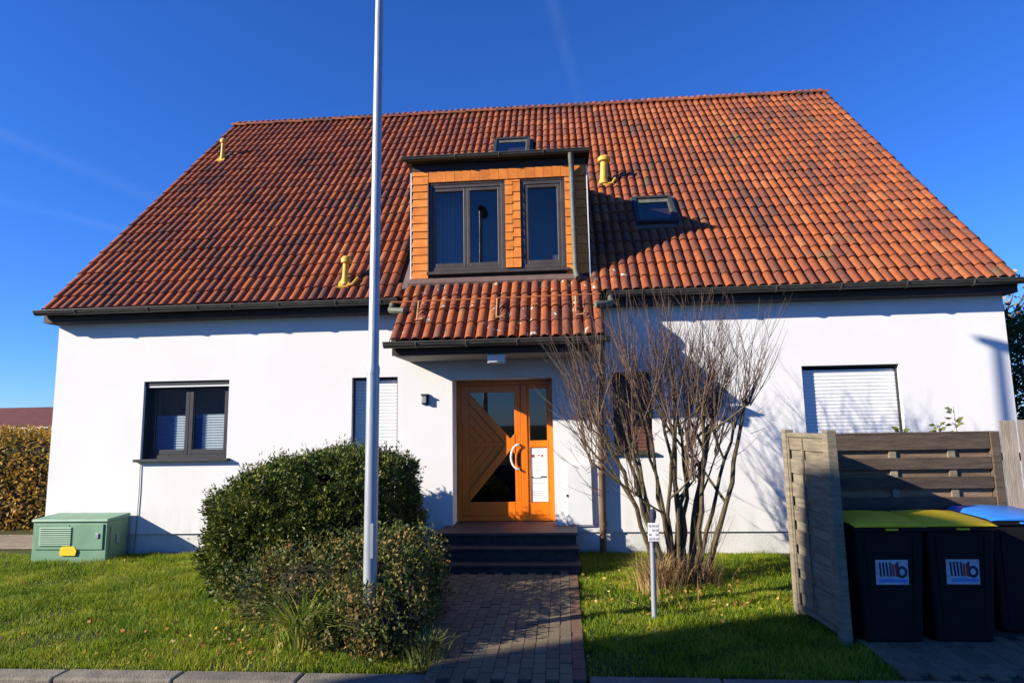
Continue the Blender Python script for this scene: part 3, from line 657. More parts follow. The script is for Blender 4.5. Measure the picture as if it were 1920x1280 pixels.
up = ((ax0, az1), (ax1, zm+.01)); lo = ((ax0, az0), (ax1, zm-.01))
strip(*up, -.11, .0, boxc, DYF-.026, DYF+.03, 'diagonal_rail', .006); strip(*lo, .0, .11, boxc, DYF-.026, DYF+.03, 'diagonal_rail', .006)
MB().prism([(ax1-.16, zm), (ax1+.002, zm-.15), (ax1+.002, zm+.15)], fn, DYF-.0265, DYF+.029).build('rail_joint', M['orange'], door, bevel=.004)
for k in range(8):      # chevron boarding
    strip(*up, -.115-(k+1)*.105+.004, -.115-k*.105, boxc+[(0, -1, -zm-.035)], DYF-.008, DYF+.02, 'door_board')
    strip(*lo, .115+k*.105, .115+(k+1)*.105-.004, boxc+[(0, 1, zm-.035)], DYF-.008, DYF+.02, 'door_board')
cl = clip_poly(clip_poly([(ax0, zm-.035), (ax1, zm-.035), (ax1, zm+.035), (ax0, zm+.035)], 1, 0, ax1-.10), -1, 0, -ax0)
MB().prism(cl, fn, DYF-.014, DYF+.02).build('middle_rail', M['orange'], door, bevel=.004)
MB().prism([(ax0-.02, az1+.01), (ax1+.01, zm), (ax1+.01, az1+.01)], fn, DYF+.004, DYF+.012).build('pane', M['dimglass'], door)
MB().prism([(ax0-.02, az0-.01), (ax1+.01, az0-.01), (ax1+.01, zm)], fn, DYF+.004, DYF+.012).build('pane', M['dimglass'], door)
sx0, sx1 = lx1+.102, x1-.08
MB().box(sx0, sx0+.035, DYF-.02, DYF+.04, z0+.08, z1-.08).box(sx1-.02, sx1, DYF-.02, DYF+.04, z0+.08, z1-.08).box(sx0+.035, sx1-.02, DYF-.02, DYF+.04, z1-.15, z1-.08).box(sx0+.035, sx1-.02, DYF-.02, DYF+.04, 1.585, 1.69).box(sx0+.035, sx1-.02, DYF-.02, DYF+.04, z0+.08, z0+.275).build('sidelight_frame', M['orange'], door, bevel=.006)
MB().box(sx0+.03, sx1-.015, DYF+.004, DYF+.012, 1.68, z1-.14).build('pane', M['dimglass'], door)
MB().box(sx0+.03, sx1-.015, DYF+.004, DYF+.012, z0+.27, 1.59).build('pane', M['dimglass'], door)
MB().box(sx0+.06, sx1-.045, DYF-.008, DYF+.005, z0+.10, z0+.255).build('bottom_panel', M['orange'], door, bevel=.006)
po = MB().box(sx0+.04, sx1-.025, DYF-.003, DYF+.002, z0+.285, 1.575).build('notice_sheet', M['paper'], door)
pk = MB(); yy = DYF-.0045
def q(mb, a, b_, c, d, y=None): y = y if y is not None else yy; return mb.add([(a, y, c), (b_, y, c), (b_, y, d), (a, y, d)], [(0, 1, 2, 3)])
q(pk, sx0+.05, sx0+.10, 1.43, 1.475); q(pk, sx0+.15, sx0+.18, 1.455, 1.475); q(pk, sx0+.20, sx0+.235, 1.44, 1.47)
pk.build('notice_print_red', M['inkred'], po)
pk = MB()
for i in range(7): q(pk, sx0+.11, sx0+.22+random.uniform(-.03, .02), 1.36-i*.025, 1.366-i*.025)
for i in range(3): q(pk, sx0+.06, sx0+.22, .85+i*.03, .858+i*.03)
q(pk, sx0+.05, sx1-.035, 1.03, 1.038)
pk.build('notice_print_grey', M['inkgrey'], po)
pk = MB(); q(pk, sx0+.05, sx0+.08, 1.115, 1.14); q(pk, sx0+.08, sx0+.20, 1.112, 1.124); q(pk, sx0+.19, sx1-.035, 1.12, 1.145); pk.build('notice_print_dark', M['ink'], po)
s = MB(); hx = lx1-.06
s.tube([(hx+.02, DYF-.02, 1.635), (hx+.02, DYF-.07, 1.635)]+[(hx+.03-.13*sin(pi*(k+.5)/11), DYF-.075, 1.445+.19*cos(pi*(k+.5)/11)) for k in range(11)]+[(hx+.02, DYF-.07, 1.255), (hx+.02, DYF-.02, 1.255)], .016, 8)
s.build('door_handle', M['white'], door, smooth=True)
MB().box(hx+.005, hx+.045, DYF-.028, DYF-.02, 1.30, 1.50).build('lock_plate', M['fascia'], door, bevel=.003)
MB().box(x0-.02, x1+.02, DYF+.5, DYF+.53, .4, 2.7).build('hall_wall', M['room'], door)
s = MB(); s.tube([(-1.12, DYF+.3, 2.62), (-1.10, DYF+.3, 2.1)], .02, 8); s.build('hall_lamp_cord', M['white'], door)
# steps
st = MB().box(-1.78, .13, -.60, DYF-.035, -.1, .43).build('entrance_steps', M['concrete'], house, bevel=.01)
MB().box(-1.80, .15, -.63, DYF-.03, .432, .470).build('step_slab', M['steptop'], st, bevel=.008)
MB().box(-1.80, .15, -.90, -.602, -.1, .285).build('step', M['concrete'], st); MB().box(-1.82, .17, -.925, -.602, .287, .318).build('step_slab', M['concrete'], st, bevel=.008)
MB().box(-1.80, .15, -1.20, -.902, -.1, .135).build('step', M['concrete'], st); MB().box(-1.82, .17, -1.225, -.902, .137, .168).build('step_slab', M['concrete'], st, bevel=.008)
# wall fittings
s = MB().box(-2.15, -2.04, -.03, .0, 2.27, 2.43).build('wall_lantern', M['anthracite'], house, bevel=.006); MB().box(-2.135, -2.07, -.075, -.031, 2.29, 2.40).build('lantern_glass', M['galv'], s, bevel=.006); MB().box(-2.15, -2.055, -.085, -.031, 2.402, 2.42).build('lantern_hood', M['anthracite'], s)
s = MB().box(.0, .40, -.035, .0, .46, 1.355).build('meter_cabinet', M['white'], house, bevel=.006); MB().box(.025, .385, -.047, -.036, .48, 1.335).build('cabinet_door', M['white'], s, bevel=.004); MB().box(.012, .032, -.055, -.047, .88, .915).build('cabinet_lock', M['ink'], s)
MB().tube([(-6.62, -.012, 1.44), (-6.615, -.012, 1.0), (-6.63, -.012, .35), (-6.65, -.02, .05)], .006, 5).build('wall_cable', M['greyframe'], house)

# ------------------------------------------------------------------ street lamp
lp = thing('street_lamp', (-1.755, -3.80, .0), 'tall tapered galvanised street lamp pole rising out of the low shrubs', 'street lamp')
MB().tube([(-1.758, -3.80, -.1), (-1.748, -3.80, 2.45)], [.062, .058], 20).build('lower_pole', M['galv'], lp, smooth=True)
MB().tube([(-1.748, -3.80, 2.44), (-1.748, -3.80, 2.50), (-1.748, -3.80, 2.53), (-1.722, -3.80, 6.75)], [.060, .060, .050, .038], 20).build('upper_pole', M['galv'], lp, smooth=True)
MB().box(-1.745, -1.712, -3.8590, -3.84, .80, 1.10).build('service_door', M['galv'], lp, bevel=.004)
MB().tube([(-1.722, -3.68, 6.72), (-1.722, -3.80, 6.76), (-1.722, -4.05, 6.80), (-1.722, -4.45, 6.83), (-1.722, -4.62, 6.82)], [.05, .07, .10, .10, .04], 12).build('lantern_head', M['anthracite'], lp, smooth=True)

# ------------------------------------------------------------------ green utility cabinet
cx0, cx1, cy0, cy1 = -7.88, -6.72, -.52, -.06
uc = thing('utility_cabinet', ((cx0+cx1)/2, -.29, .03), 'low pale green utility cabinet with yellow sticker against the white wall', 'utility cabinet')
MB().box(cx0, cx1, cy0, cy1, .0, .635).build('cabinet_body', M['cabinet'], uc, bevel=.008)
MB().hexa([(cx0-.02, cy0-.025, .637), (cx1+.02, cy0-.025, .637), (cx1+.02, cy1+.02, .637), (cx0-.02, cy1+.02, .637), (cx0-.01, cy0-.01, .675), (cx1+.01, cy0-.01, .675), (cx1+.01, cy1+.01, .70), (cx0-.01, cy1+.01, .70)]).build('cabinet_lid', M['cabinet'], uc, bevel=.008)
dr = MB().box(cx0+.05, cx1-.05, cy0-.016, cy0-.001, .24, .60).build('access_panel', M['cabinet'], uc, bevel=.004)
s = MB()
for k in range(9): s.hexa([(cx0+.12, cy0-.034, .30+k*.03), (cx0+.62, cy0-.034, .30+k*.03), (cx0+.62, cy0-.017, .30+k*.03), (cx0+.12, cy0-.017, .30+k*.03), (cx0+.12, cy0-.020, .32+k*.03), (cx0+.62, cy0-.020, .32+k*.03), (cx0+.62, cy0-.017, .32+k*.03), (cx0+.12, cy0-.017, .32+k*.03)])
s.build('louvre', M['cabinet'], uc)
MB().prism([(cx0+.46, .155), (cx0+.70, .155), (cx0+.72, .22), (cx0+.68, .285), (cx0+.60, .29), (cx0+.52, .31), (cx0+.46, .25)], fn, cy0-.022, cy0-.0175).build('warning_sticker', M['stickyellow'], uc)
MB().box((cx0+cx1)/2-.004, (cx0+cx1)/2+.004, cy0-.0185, cy0-.0165, .245, .595).build('panel_seam', M['ink'], uc)
MB().box(cx1-.16, cx1-.11, cy0-.030, cy0-.017, .40, .47).build('lock', M['galv'], uc, bevel=.004)
MB().box(cx0-.03, cx1+.03, cy0-.03, cy1+.03, -.08, .035).build('cabinet_base', M['kerb'], uc, bevel=.006)
MB().box(cx1+.001, cx1+.012, cy0+.06, cy1-.06, .15, .56).build('end_panel', M['cabinet'], uc, bevel=.004)
MB().box(cx1+.013, cx1+.03, cy0+.18, cy0+.23, .30, .42).build('handle', M['galv'], uc, bevel=.005)

# ------------------------------------------------------------------ marker post
mp_ = thing('marker_post', (.855, -2.86, .03), 'short grey pipe post with a small white plate in front of the bare shrub', 'marker post')
MB().tube([(.845, -2.86, -.05), (.86, -2.86, .78)], .026, 14).build('pipe', M['galv'], mp_, smooth=True)
pt = MB().box(.818, .926, -2.895, -2.883, .765, .945).build('plate', M['white'], mp_, bevel=.003)
s = MB()
for k in range(4):
    for j in range(3):
        if random.random() < .85: s.add([(.823+j*.035, -2.8962, .925-k*.042), (.850+j*.035, -2.8962, .925-k*.042), (.850+j*.035, -2.8962, .905-k*.042), (.823+j*.035, -2.8962, .905-k*.042)], [(0, 1, 2, 3)])
s.build('plate_print', M['inkgrey'], pt)
MB().tube([(.868, -2.87, .70), (.872, -2.87, .95), (.875, -2.87, 1.0), (.878, -2.87, 1.06), (.879, -2.87, 1.08)], [.02, .022, .034, .032, .012], 12).build('cap', M['ink'], mp_, smooth=True)

# ------------------------------------------------------------------ bins
def bin_(x, y, lidm, label, sticker=True):
    t = thing('wheelie_bin', (x, y, .03), label, 'bin', 'wheelie bins by the fence')
    zb, zt, w0, w1, d0, d1 = .035, 1.01, .235, .285, .26, .30
    s = MB(); s.hexa([(x-w0, y-d0+.03, zb), (x+w0, y-d0+.03, zb), (x+w0, y+d0-.02, zb), (x-w0, y+d0-.02, zb), (x-w1, y-d1, zt), (x+w1, y-d1, zt), (x+w1, y+d1, zt), (x-w1, y+d1, zt)]); s.build('bin_body', M['bin'], t, bevel=.03, seg=3)
    MB().box(x-w1-.012, x+w1+.012, y-d1-.022, y+d1+.01, .975, 1.022).build('bin_rim', M['bin'], t, bevel=.01)
    s = MB(); W_ = w1+.018
    V = []; rows = [(-d1-.04, 1.015, 1.035, 0), (-d1+.03, 1.025, 1.05, .03), (-.05, 1.03, 1.062, .05), (d1-.05, 1.03, 1.07, .05), (d1+.05, 1.025, 1.058, 0)]
    for yy_, zl, zh, _ in rows:
        V += [(x-W_, y+yy_, zl), (x-W_+.05, y+yy_, zh), (x, y+yy_, zh+.012), (x+W_-.05, y+yy_, zh), (x+W_, y+yy_, zl)]
    F = []
    for i in range(len(rows)-1):
        for j in range(4): F.append((i*5+j, i*5+j+1, (i+1)*5+j+1, (i+1)*5+j))
        F.append((i*5+4, i*5, (i+1)*5, (i+1)*5+4))
    F += [(0, 1, 2, 3, 4), (20, 21, 22, 23, 24)]
    s.add(V, F); s.build('bin_lid', lidm, t, smooth=True, bevel=.008)
    MB().tube([(x-w1+.05, y+d1+.09, .99), (x+w1-.05, y+d1+.09, .99)], .016, 8).box(x-w1+.04, x-w1+.07, y+d1-.01, y+d1+.10, .97, 1.0).box(x+w1-.07, x+w1-.04, y+d1-.01, y+d1+.10, .97, 1.0).build('bin_handle', M['bin'], t)
    for sx in (-1, 1):
        MB().hexa([(x+sx*.17-.012, y-d0+.022, .10), (x+sx*.17+.012, y-d0+.022, .10), (x+sx*.17+.012, y-d0+.04, .10), (x+sx*.17-.012, y-d0+.04, .10), (x+sx*.2-.012, y-d1+.001-.006, .93), (x+sx*.2+.012, y-d1+.001-.006, .93), (x+sx*.2+.012, y-d1+.02, .93), (x+sx*.2-.012, y-d1+.02, .93)]).build('bin_rib', M['bin'], t, bevel=.003)
        MB().tube([(x+sx*(w0-.03), y+d0-.02, .12), (x+sx*(w0+.02), y+d0-.02, .12)], .095, 18).build('bin_wheel', M['bin'], t)
    MB().box(x-.05, x+.05, y-d1-.055, y-d1-.02, .99, 1.005).build('lid_grip', lidm, t, bevel=.004)
    if sticker:
        yo = y-d1*.92-.012+.0; zc = .63; w_ = .135; h_ = .105
        def fy(z): return y-(d0-.03+(d1-d0+.03)*(z-zb)/(zt-zb))-.004
        def sq(mb, a, b_, c, d, e): return mb.add([(x+a, fy(zc+c)-e, zc+c), (x+b_, fy(zc+c)-e, zc+c), (x+b_, fy(zc+d)-e, zc+d), (x+a, fy(zc+d)-e, zc+d)], [(0, 1, 2, 3)])
        lb = MB(); lb.hexa([(x-w_, fy(zc-h_), zc-h_), (x+w_, fy(zc-h_), zc-h_), (x+w_, fy(zc-h_)+.004, zc-h_), (x-w_, fy(zc-h_)+.004, zc-h_), (x-w_, fy(zc+h_), zc+h_), (x+w_, fy(zc+h_), zc+h_), (x+w_, fy(zc+h_)+.004, zc+h_), (x-w_, fy(zc+h_)+.004, zc+h_)])
        lab = lb.build('bin_label', M['binlabel'], t)
        s = MB()
        for k in range(4): s_ = -.105+k*.028; s.add([(x+s_+.004, fy(zc-.03)-.0015, zc-.035), (x+s_+.02, fy(zc-.03)-.0015, zc-.035), (x+s_+.012, fy(zc+.085)-.0015, zc+.085), (x+s_-.004, fy(zc+.085)-.0015, zc+.085)], [(0, 1, 2, 3)])
        # a round bowl letter with a stem
        K = 20; R0, R1 = .052, .027; V = []; bx_, bz_ = .083, .002
        for k in range(K):
            a = 2*pi*k/K
            V += [(x+bx_+R0*cos(a)*.85, fy(zc+bz_+R0*sin(a))-.002, zc+bz_+R0*sin(a)), (x+bx_+R1*cos(a)*.85, fy(zc+bz_+R1*sin(a))-.002, zc+bz_+R1*sin(a))]
        s.add(V, [(2*k, 2*((k+1) % K), 2*((k+1) % K)+1, 2*k+1) for k in range(K)])
        sq(s, .036, .056, -.04, .085, .0015)
        s.build('label_print_dark', M['ink'], lab)
        s = MB()
        for k in range(2): s_ = .002+k*.024; s.add([(x+s_+.004, fy(zc-.03)-.0025, zc-.035), (x+s_+.02, fy(zc-.03)-.0025, zc-.035), (x+s_+.012, fy(zc+.07)-.0025, zc+.07), (x+s_-.004, fy(zc+.07)-.0025, zc+.07)], [(0, 1, 2, 3)])
        s.build('label_print_red', M['inkred'], lab)
        s = MB(); sq(s, -.10, .125, -.085, -.055, .0015); s.build('label_print_blue', M['inkblue'], lab)
    return t
bin_(2.80, -3.32, M['lidyellow'], 'black wheelie bin with yellow lid right beside the slatted side fence')
bin_(3.395, -3.30, M['lidyellow'], 'black wheelie bin with yellow lid between the other yellow-lidded bin and the blue-lidded one')
bin_(4.12, -3.00, M['lidblue'], 'dark wheelie bin with bright blue lid at the right edge', False)

# ------------------------------------------------------------------ fences
def frame_xy(a, b_):
    a = Vector((a[0], a[1], 0)); b_ = Vector((b_[0], b_[1], 0)); d = (b_-a); L_ = d.length; d.normalize(); nn = Vector((d.y, -d.x, 0))
    return (lambda s_, n_, z: tuple(a+d*s_+nn*n_+Vector((0, 0, z)))), L_
def fbox(fnc, s0, s1, n0, n1, z0, z1, dz_=0):
    return MB().hexa([fnc(s0, n0, z0), fnc(s1, n0, z0+dz_), fnc(s1, n1, z0+dz_), fnc(s0, n1, z0), fnc(s0, n0, z1), fnc(s1, n0, z1+dz_), fnc(s1, n1, z1+dz_), fnc(s0, n1, z1)])
fa = thing('fence_panel', (2.37, -3.08, .02), 'narrow weathered slatted fence panel standing end-on beside the yellow-lidded bins', 'fence', 'fence panels round the bins')
f1, L1 = frame_xy((2.33, -2.64), (2.405, -3.50))
# local normal points to -X side (towards the lawn)
for s_ in (0, L1): fbox(f1, s_-.045, s_+.045, -.045, .045, -.1, 1.85).build('post', M['wood'], fa, bevel=.006)
fbox(f1, .05, L1-.05, -.03, .03, 1.775, 1.82).build('top_rail', M['wood'], fa, bevel=.004); fbox(f1, .05, L1-.05, -.03, .03, .07, .11).build('bottom_rail', M['wood'], fa, bevel=.004)
k = 0; z = .115
while z < 1.74:
    h = .142; off = .010 if k % 2 else -.010
    fbox(f1, .048, L1-.048, off-.007, off+.007, z, min(z+h, 1.77), random.uniform(-.004, .004)).build('board', M['wood'], fa); z += .118; k += 1
for s_ in (.06, L1*.42, L1-.06): fbox(f1, s_-.014, s_+.014, .019, .032, .12, 1.77).build('batten', M['wood'], fa, bevel=.002); fbox(f1, s_-.014, s_+.014, -.032, -.019, .12, 1.77).build('batten', M['wood'], fa, bevel=.002)
fb = thing('fence_panel', (3.35, -2.58, .02), 'wide dark fence panel of overlapping horizontal boards behind the bins', 'fence', 'fence panels round the bins')
f2, L2 = frame_xy((2.36, -2.60), (4.38, -2.60))
for s_ in (L2,): fbox(f2, s_-.045, s_+.045, -.045, .045, -.1, 1.80).build('post', M['wooddark'], fb, bevel=.006)
k = 0; z = 1.62
while z > 0:
    fbox(f2, .03, L2-.05, .014, .032, z, z+(.16 if k == 0 else .118), random.uniform(-.006, .006)).build('board', M['wooddark'], fb, bevel=.003)
    fbox(f2, .03, L2-.05, -.03, -.014, z-.105, z+.012, random.uniform(-.006, .006))  .build('rear_board', M['woodbrown'], fb, bevel=.003)
    z -= .197; k += 1
for s_ in (.35, 1.02, 1.60): fbox(f2, s_-.035, s_+.035, -.013, .013, .05, 1.76).build('batten', M['wood'], fb, bevel=.002)
fbox(f2, .0, L2, -.034, .036, 1.782, 1.80).build('cap_rail', M['wooddark'], fb, bevel=.003)
fc = thing('fence_panel', (4.7, -2.75, .02), 'grey fence piece of upright boards at the right edge behind the blue-lidded bin', 'fence', 'fence panels round the bins')
f3, L3 = frame_xy((4.42, -2.62), (5.6, -2.92))
for k in range(8):
    s0 = .02+k*.148; fbox(f3, s0, s0+.138, (.02 if k % 2 else 0), (.042 if k % 2 else .022), .02, 1.88+random.uniform(-.03, .03)).build('board', M['woodgrey'], fc, bevel=.003)
for z in (.35, 1.5): fbox(f3, 0, L3, -.04, -.002, z, z+.08).build('cross_rail', M['woodgrey'], fc)

# ------------------------------------------------------------------ vegetation
def sq_blob(n, c, h, p=3.0, shell=.16, zmin=.05):
    """points in the outer shell of a clipped, boxy bush; returns points and outward directions"""
    d = unit(rng.normal(size=(n*2, 3))); k = (np.abs(d)**p).sum(1)**(-1/p)
    s_ = d*k[:, None]
    rr = 1-shell*rng.random(len(s_))**1.6
    lump = 1+.05*np.sin(d[:, 0]*7+1)*np.sin(d[:, 2]*6+d[:, 1]*5)+.03*np.sin(d[:, 0]*17+d[:, 2]*13)
    P = np.array(c)+s_*rr[:, None]*lump[:, None]*np.array(h)
    nrm = unit(np.sign(s_)*np.abs(s_)**(p-1)/np.array(h))
    keep = P[:, 2] > zmin
    return P[keep][:n], nrm[keep][:n]
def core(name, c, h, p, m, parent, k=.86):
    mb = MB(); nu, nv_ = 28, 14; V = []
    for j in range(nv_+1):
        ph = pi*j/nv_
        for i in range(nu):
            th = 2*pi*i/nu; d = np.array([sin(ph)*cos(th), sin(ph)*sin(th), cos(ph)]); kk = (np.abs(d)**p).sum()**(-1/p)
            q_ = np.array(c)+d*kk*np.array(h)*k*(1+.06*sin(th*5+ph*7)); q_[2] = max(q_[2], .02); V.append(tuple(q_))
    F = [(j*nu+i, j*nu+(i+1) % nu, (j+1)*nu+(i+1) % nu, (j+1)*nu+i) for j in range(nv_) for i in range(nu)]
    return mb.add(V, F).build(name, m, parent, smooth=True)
# yew: clipped, lower on the left
yw = thing('yew_bush', (-3.0, -1.55, .05), 'large dense dark green clipped yew bush behind the lamp pole', 'bush')
YC, YH = (-3.13, -1.50, .74), (1.10, .92, .80)
def yew_shape(P):
    P = P.copy(); u = (P[:, 0]-YC[0])/YH[0]
    P[:, 2] = np.where(P[:, 2] > .2, .2+(P[:, 2]-.2)*(1-.22*np.clip(-u+.1, 0, 1.2)**1.4), P[:, 2])
    low = np.clip((.75-P[:, 2])/.75, 0, 1); P[:, 0] = YC[0]+(P[:, 0]-YC[0])*(1-.06*low); P[:, 1] = YC[1]+(P[:, 1]-YC[1])*(1-.10*low)
    return P
def clumped(name, parent, Pc, Nc, per, m, L_, W_, rad, out=.8, up=.35, jit=.6, tvs=.22):
    # each clump is a little fan of leaves that share a tint
    n_ = len(Pc); ax = unit(Nc*out+np.array([0, 0, up])+rng.normal(size=Nc.shape)*.38)
    lens = rng.uniform(.6, 1.5, n_)*rad
    u = rng.random((n_, per)); side = rng.normal(size=(n_, per, 3))*.42*rad
    P = Pc[:, None, :]+ax[:, None, :]*lens[:, None, None]*u[:, :, None]+side*(1-.5*u[:, :, None])
    D = ax[:, None, :]*.8+rng.normal(size=(n_, per, 3))*jit
    tv = np.clip(rng.random(n_)[:, None]*(1-tvs)+rng.random((n_, per))*tvs*.6+u*tvs*.5, 0, .999)
    P = P.reshape(-1, 3); D = D.reshape(-1, 3); N_ = len(P)
    me = leaf_mesh(name, P-np.array(org(parent)), D, rng.uniform(L_*.55, L_, N_), rng.uniform(W_*.6, W_, N_), m)
    me.attributes['tv'].data.foreach_set('value', tv.reshape(-1).astype(np.float32))
    return link(name, me, parent)
P, Nn = sq_blob(4200, YC, YH, 5.5, .12); clumped('foliage', yw, yew_shape(P), Nn, 22, M['yew'], .075, .0125, .085)
P, Nn = sq_blob(420, YC, YH, 5.5, .03); clumped('foliage_sprays', yw, yew_shape(P), Nn, 26, M['yew'], .07, .011, .15, .7, .6)
core('twig_hull', (YC[0]+.02, YC[1], YC[2]-.06), (YH[0]*.96, YH[1], YH[2]*.93), 5.0, M['yewwood'], yw, .84)

# low mixed shrub in front
def low_shrub(name, label, blobs, n, m, L_, W_, cat='shrub'):
    t = thing(name, (blobs[0][0][0], blobs[0][0][1], .03), label, cat)
    Ps, Ds = [], []
    for c, h, fr_ in blobs:
        P, Nn = sq_blob(int(n*fr_/12), c, h, 3.6, .42, .02); Ps.append(P); Ds.append(Nn)
    P = np.concatenate(Ps); D = np.concatenate(Ds)
    P = P+rng.normal(size=P.shape)*.03; P[:, 2] = np.maximum(P[:, 2], .02)
    clumped('foliage', t, P, D, 12, m, L_, W_, .10, .5, .6, .8, .3)
    s = MB()
    for c, h, fr_ in blobs:
        for k in range(int(190*fr_)+12):
            a = random.uniform(0, 2*pi); r_ = sqrt(random.random())*.8; x = c[0]+cos(a)*h[0]*r_*.5; y = c[1]+sin(a)*h[1]*r_*.5
            d = Vector((cos(a)*r_*h[0]*.55+random.gauss(0, .08), sin(a)*r_*h[1]*.55+random.gauss(0, .08), random.uniform(.6, 1.10)*(c[2]+h[2]*(1-r_*.35))))
            p0 = Vector((x, y, 0)); mid = p0+d*.5+Vector((random.gauss(0, .04), random.gauss(0, .04), 0)); s.tube([p0, mid, p0+d], [.006, .004, .0015], 4, False)
    s.build('stems', M['twig'], t)
    for c, h, fr_ in blobs: core('twig_hull', (c[0], c[1], c[2]*.9), (h[0]*.9, h[1]*.9, h[2]*.85), 3.0, M['yewwood'], t, .82)  # closed hulls added inside to block sun through the sparse leaves
    return t
low_shrub('low_shrub', 'low straggly olive and brown shrub around the foot of the lamp pole', [((-1.86, -2.95, .36), (.52, .70, .46), .40), ((-2.50, -2.95, .30), (.62, .58, .46), .24), ((-3.12, -2.75, .20), (.42, .42, .36), .10), ((-1.68, -3.76, .17), (.38, .32, .36), .20), ((-2.02, -3.72, .08), (.28, .22, .20), .06)], 24000, M['shrubleaf'], .060, .015)

def tuft(name, label, c, n, H, spread, m, wd, arch, cat='grass tuft'):
    t = thing(name, c, label, cat); V = []; F = []; tv = []
    for i in range(n):
        a = random.uniform(0, 2*pi); r_ = abs(random.gauss(0, spread*.35)); h = H*random.uniform(.55, 1.05); ln = arch*random.uniform(.3, 1.2)
        b_ = Vector((cos(a)*r_, sin(a)*r_, -.02)); a2 = a+random.gauss(0, .5); dx, dy = cos(a2), sin(a2); sxx, syy = -dy, dx; w_ = wd*random.uniform(.5, 1)
        nb = len(V); K = 5
        for k in range(K+1):
            u = k/K; p = b_+Vector((dx*ln*h*u*u*1.1, dy*ln*h*u*u*1.1, h*(u-.42*ln*u*u*u))); ww = w_*(1-u**2)+.0005
            V += [p+Vector((sxx, syy, 0))*ww, p-Vector((sxx, syy, 0))*ww]
        r0 = random.random()
        for k in range(K): F.append((nb+2*k, nb+2*k+1, nb+2*k+3, nb+2*k+2)); tv.append(r0)
    me = big_mesh('blades', np.array([tuple(v) for v in V]), np.array(F), m, np.array(tv)); link('blades', me, t); return t
tuft('arching_leaf_clump', 'clump of arching yellow-green strap leaves in front of the low shrub', (-2.42, -3.66, .02), 280, .66, .32, M['blade'], .011, .95, 'plant')
tuft('weed_tuft', 'small bright green weed tuft at the path edge near the kerb', (-1.22, -3.98, .02), 260, .30, .34, M['sprig'], .007, .7, 'plant')
tuft('dry_grass_tuft', 'tan dry grass tussock at the foot of the bare shrub', (1.05, -1.85, .03), 420, .52, .50, M['dry'], .006, .55)
tuft('dry_grass_tuft', 'small patch of dead brown stalks on the right side of the bare shrub base', (1.62, -1.62, .03), 150, .40, .40, M['dry'], .005, .6)

# bare multi-stemmed shrub
sh = thing('bare_shrub', (1.37, -1.50, .05), 'tall leafless multi-stemmed shrub in front of the white wall', 'shrub')
stems = MB(); twigs = MB(); R_ = random.Random(21)
BX, BYs = 1.37, -1.50
def shoot(p, d, L_, r0, depth=0):
    pts = [Vector(p)]; d = Vector(d).normalized(); n_ = 5 if L_ > .5 else 3
    for k in range(n_):
        d = (d+Vector((R_.gauss(0, .07), R_.gauss(0, .07), .10))).normalized(); pts.append(pts[-1]+d*L_/n_)
    twigs.tube(pts, [r0*(1-.8*k/n_) for k in range(n_+1)], 4 if r0 > .004 else 3, False)
    if depth < 2 and L_ > .3:
        for _ in range(R_.randint(2, 4) if depth == 0 else R_.randint(0, 2)):
            k = R_.randint(1, n_-1); a = R_.uniform(0, 2*pi)
            dd = (pts[k+1]-pts[k]).normalized()+Vector((cos(a), sin(a)*.7, .1))*R_.uniform(.45, .9)
            shoot(pts[k], dd, L_*R_.uniform(.25, .5), r0*.55, depth+1)
knuck = []
tg = [(.16, -1.0, 2.0), (.40, -1.15, 1.9), (.52, -.85, 2.2), (.72, -1.2, 1.6), (.80, -.9, 2.3), (.98, -1.15, 2.05), (1.14, -1.0, 2.35), (1.30, -1.25, 1.85), (1.42, -.85, 2.25), (1.62, -1.05, 2.15), (1.76, -1.2, 2.0), (1.90, -.85, 1.75), (2.06, -.95, 2.2), (2.26, -1.1, 1.9), (2.46, -1.05, 2.2), (1.52, -.8, 1.8)]
for x, y, z in tg:
    x = 1.39+(x-1.40)*.78; y -= .52; z = 1.97+(z-1.97)*.95
    b_ = Vector((BX+(x-BX)*.30+R_.gauss(0, .04), BYs+R_.gauss(0, .09), .0)); e = Vector((x, y, z)); r0 = R_.uniform(.027, .042)
    pts = []; K = 9; bow = Vector((R_.gauss(0, .05), R_.gauss(0, .05), 0))
    for k in range(K+1):
        u = k/K; p = b_.lerp(e, u); lat = (x-BX); p.x = b_.x+(e.x-b_.x)*(u**1.35); p += bow*sin(pi*u)+Vector((R_.gauss(0, .016), R_.gauss(0, .016), 0))*(1 if 0 < k < K else 0); pts.append(p)
    stems.tube(pts, [r0*(1-.5*k/K)*(1.0+R_.uniform(-.08, .08)) for k in range(K+1)], 7)
    stems.tube([e-Vector((0, 0, .05)), e, e+Vector((0, 0, .045))], [r0*.6, r0*1.1, r0*.4], 7)
    knuck.append((e, r0))
    # side limbs
    for _ in range(R_.randint(1, 2)):
        k = R_.randint(4, 8); p = pts[k]; out = Vector((R_.choice((-1, 1))*R_.uniform(.15, .5)+(x-BX)*.12, R_.uniform(-.22, .22), R_.uniform(.25, .65)))
        q1 = p+out*.5+Vector((0, 0, -.02)); q2 = p+out; q2.z = min(q2.z, 2.5)
        stems.tube([p, q1, q2], [r0*.5, r0*.42, r0*.33], 6); knuck.append((q2, r0*.6))
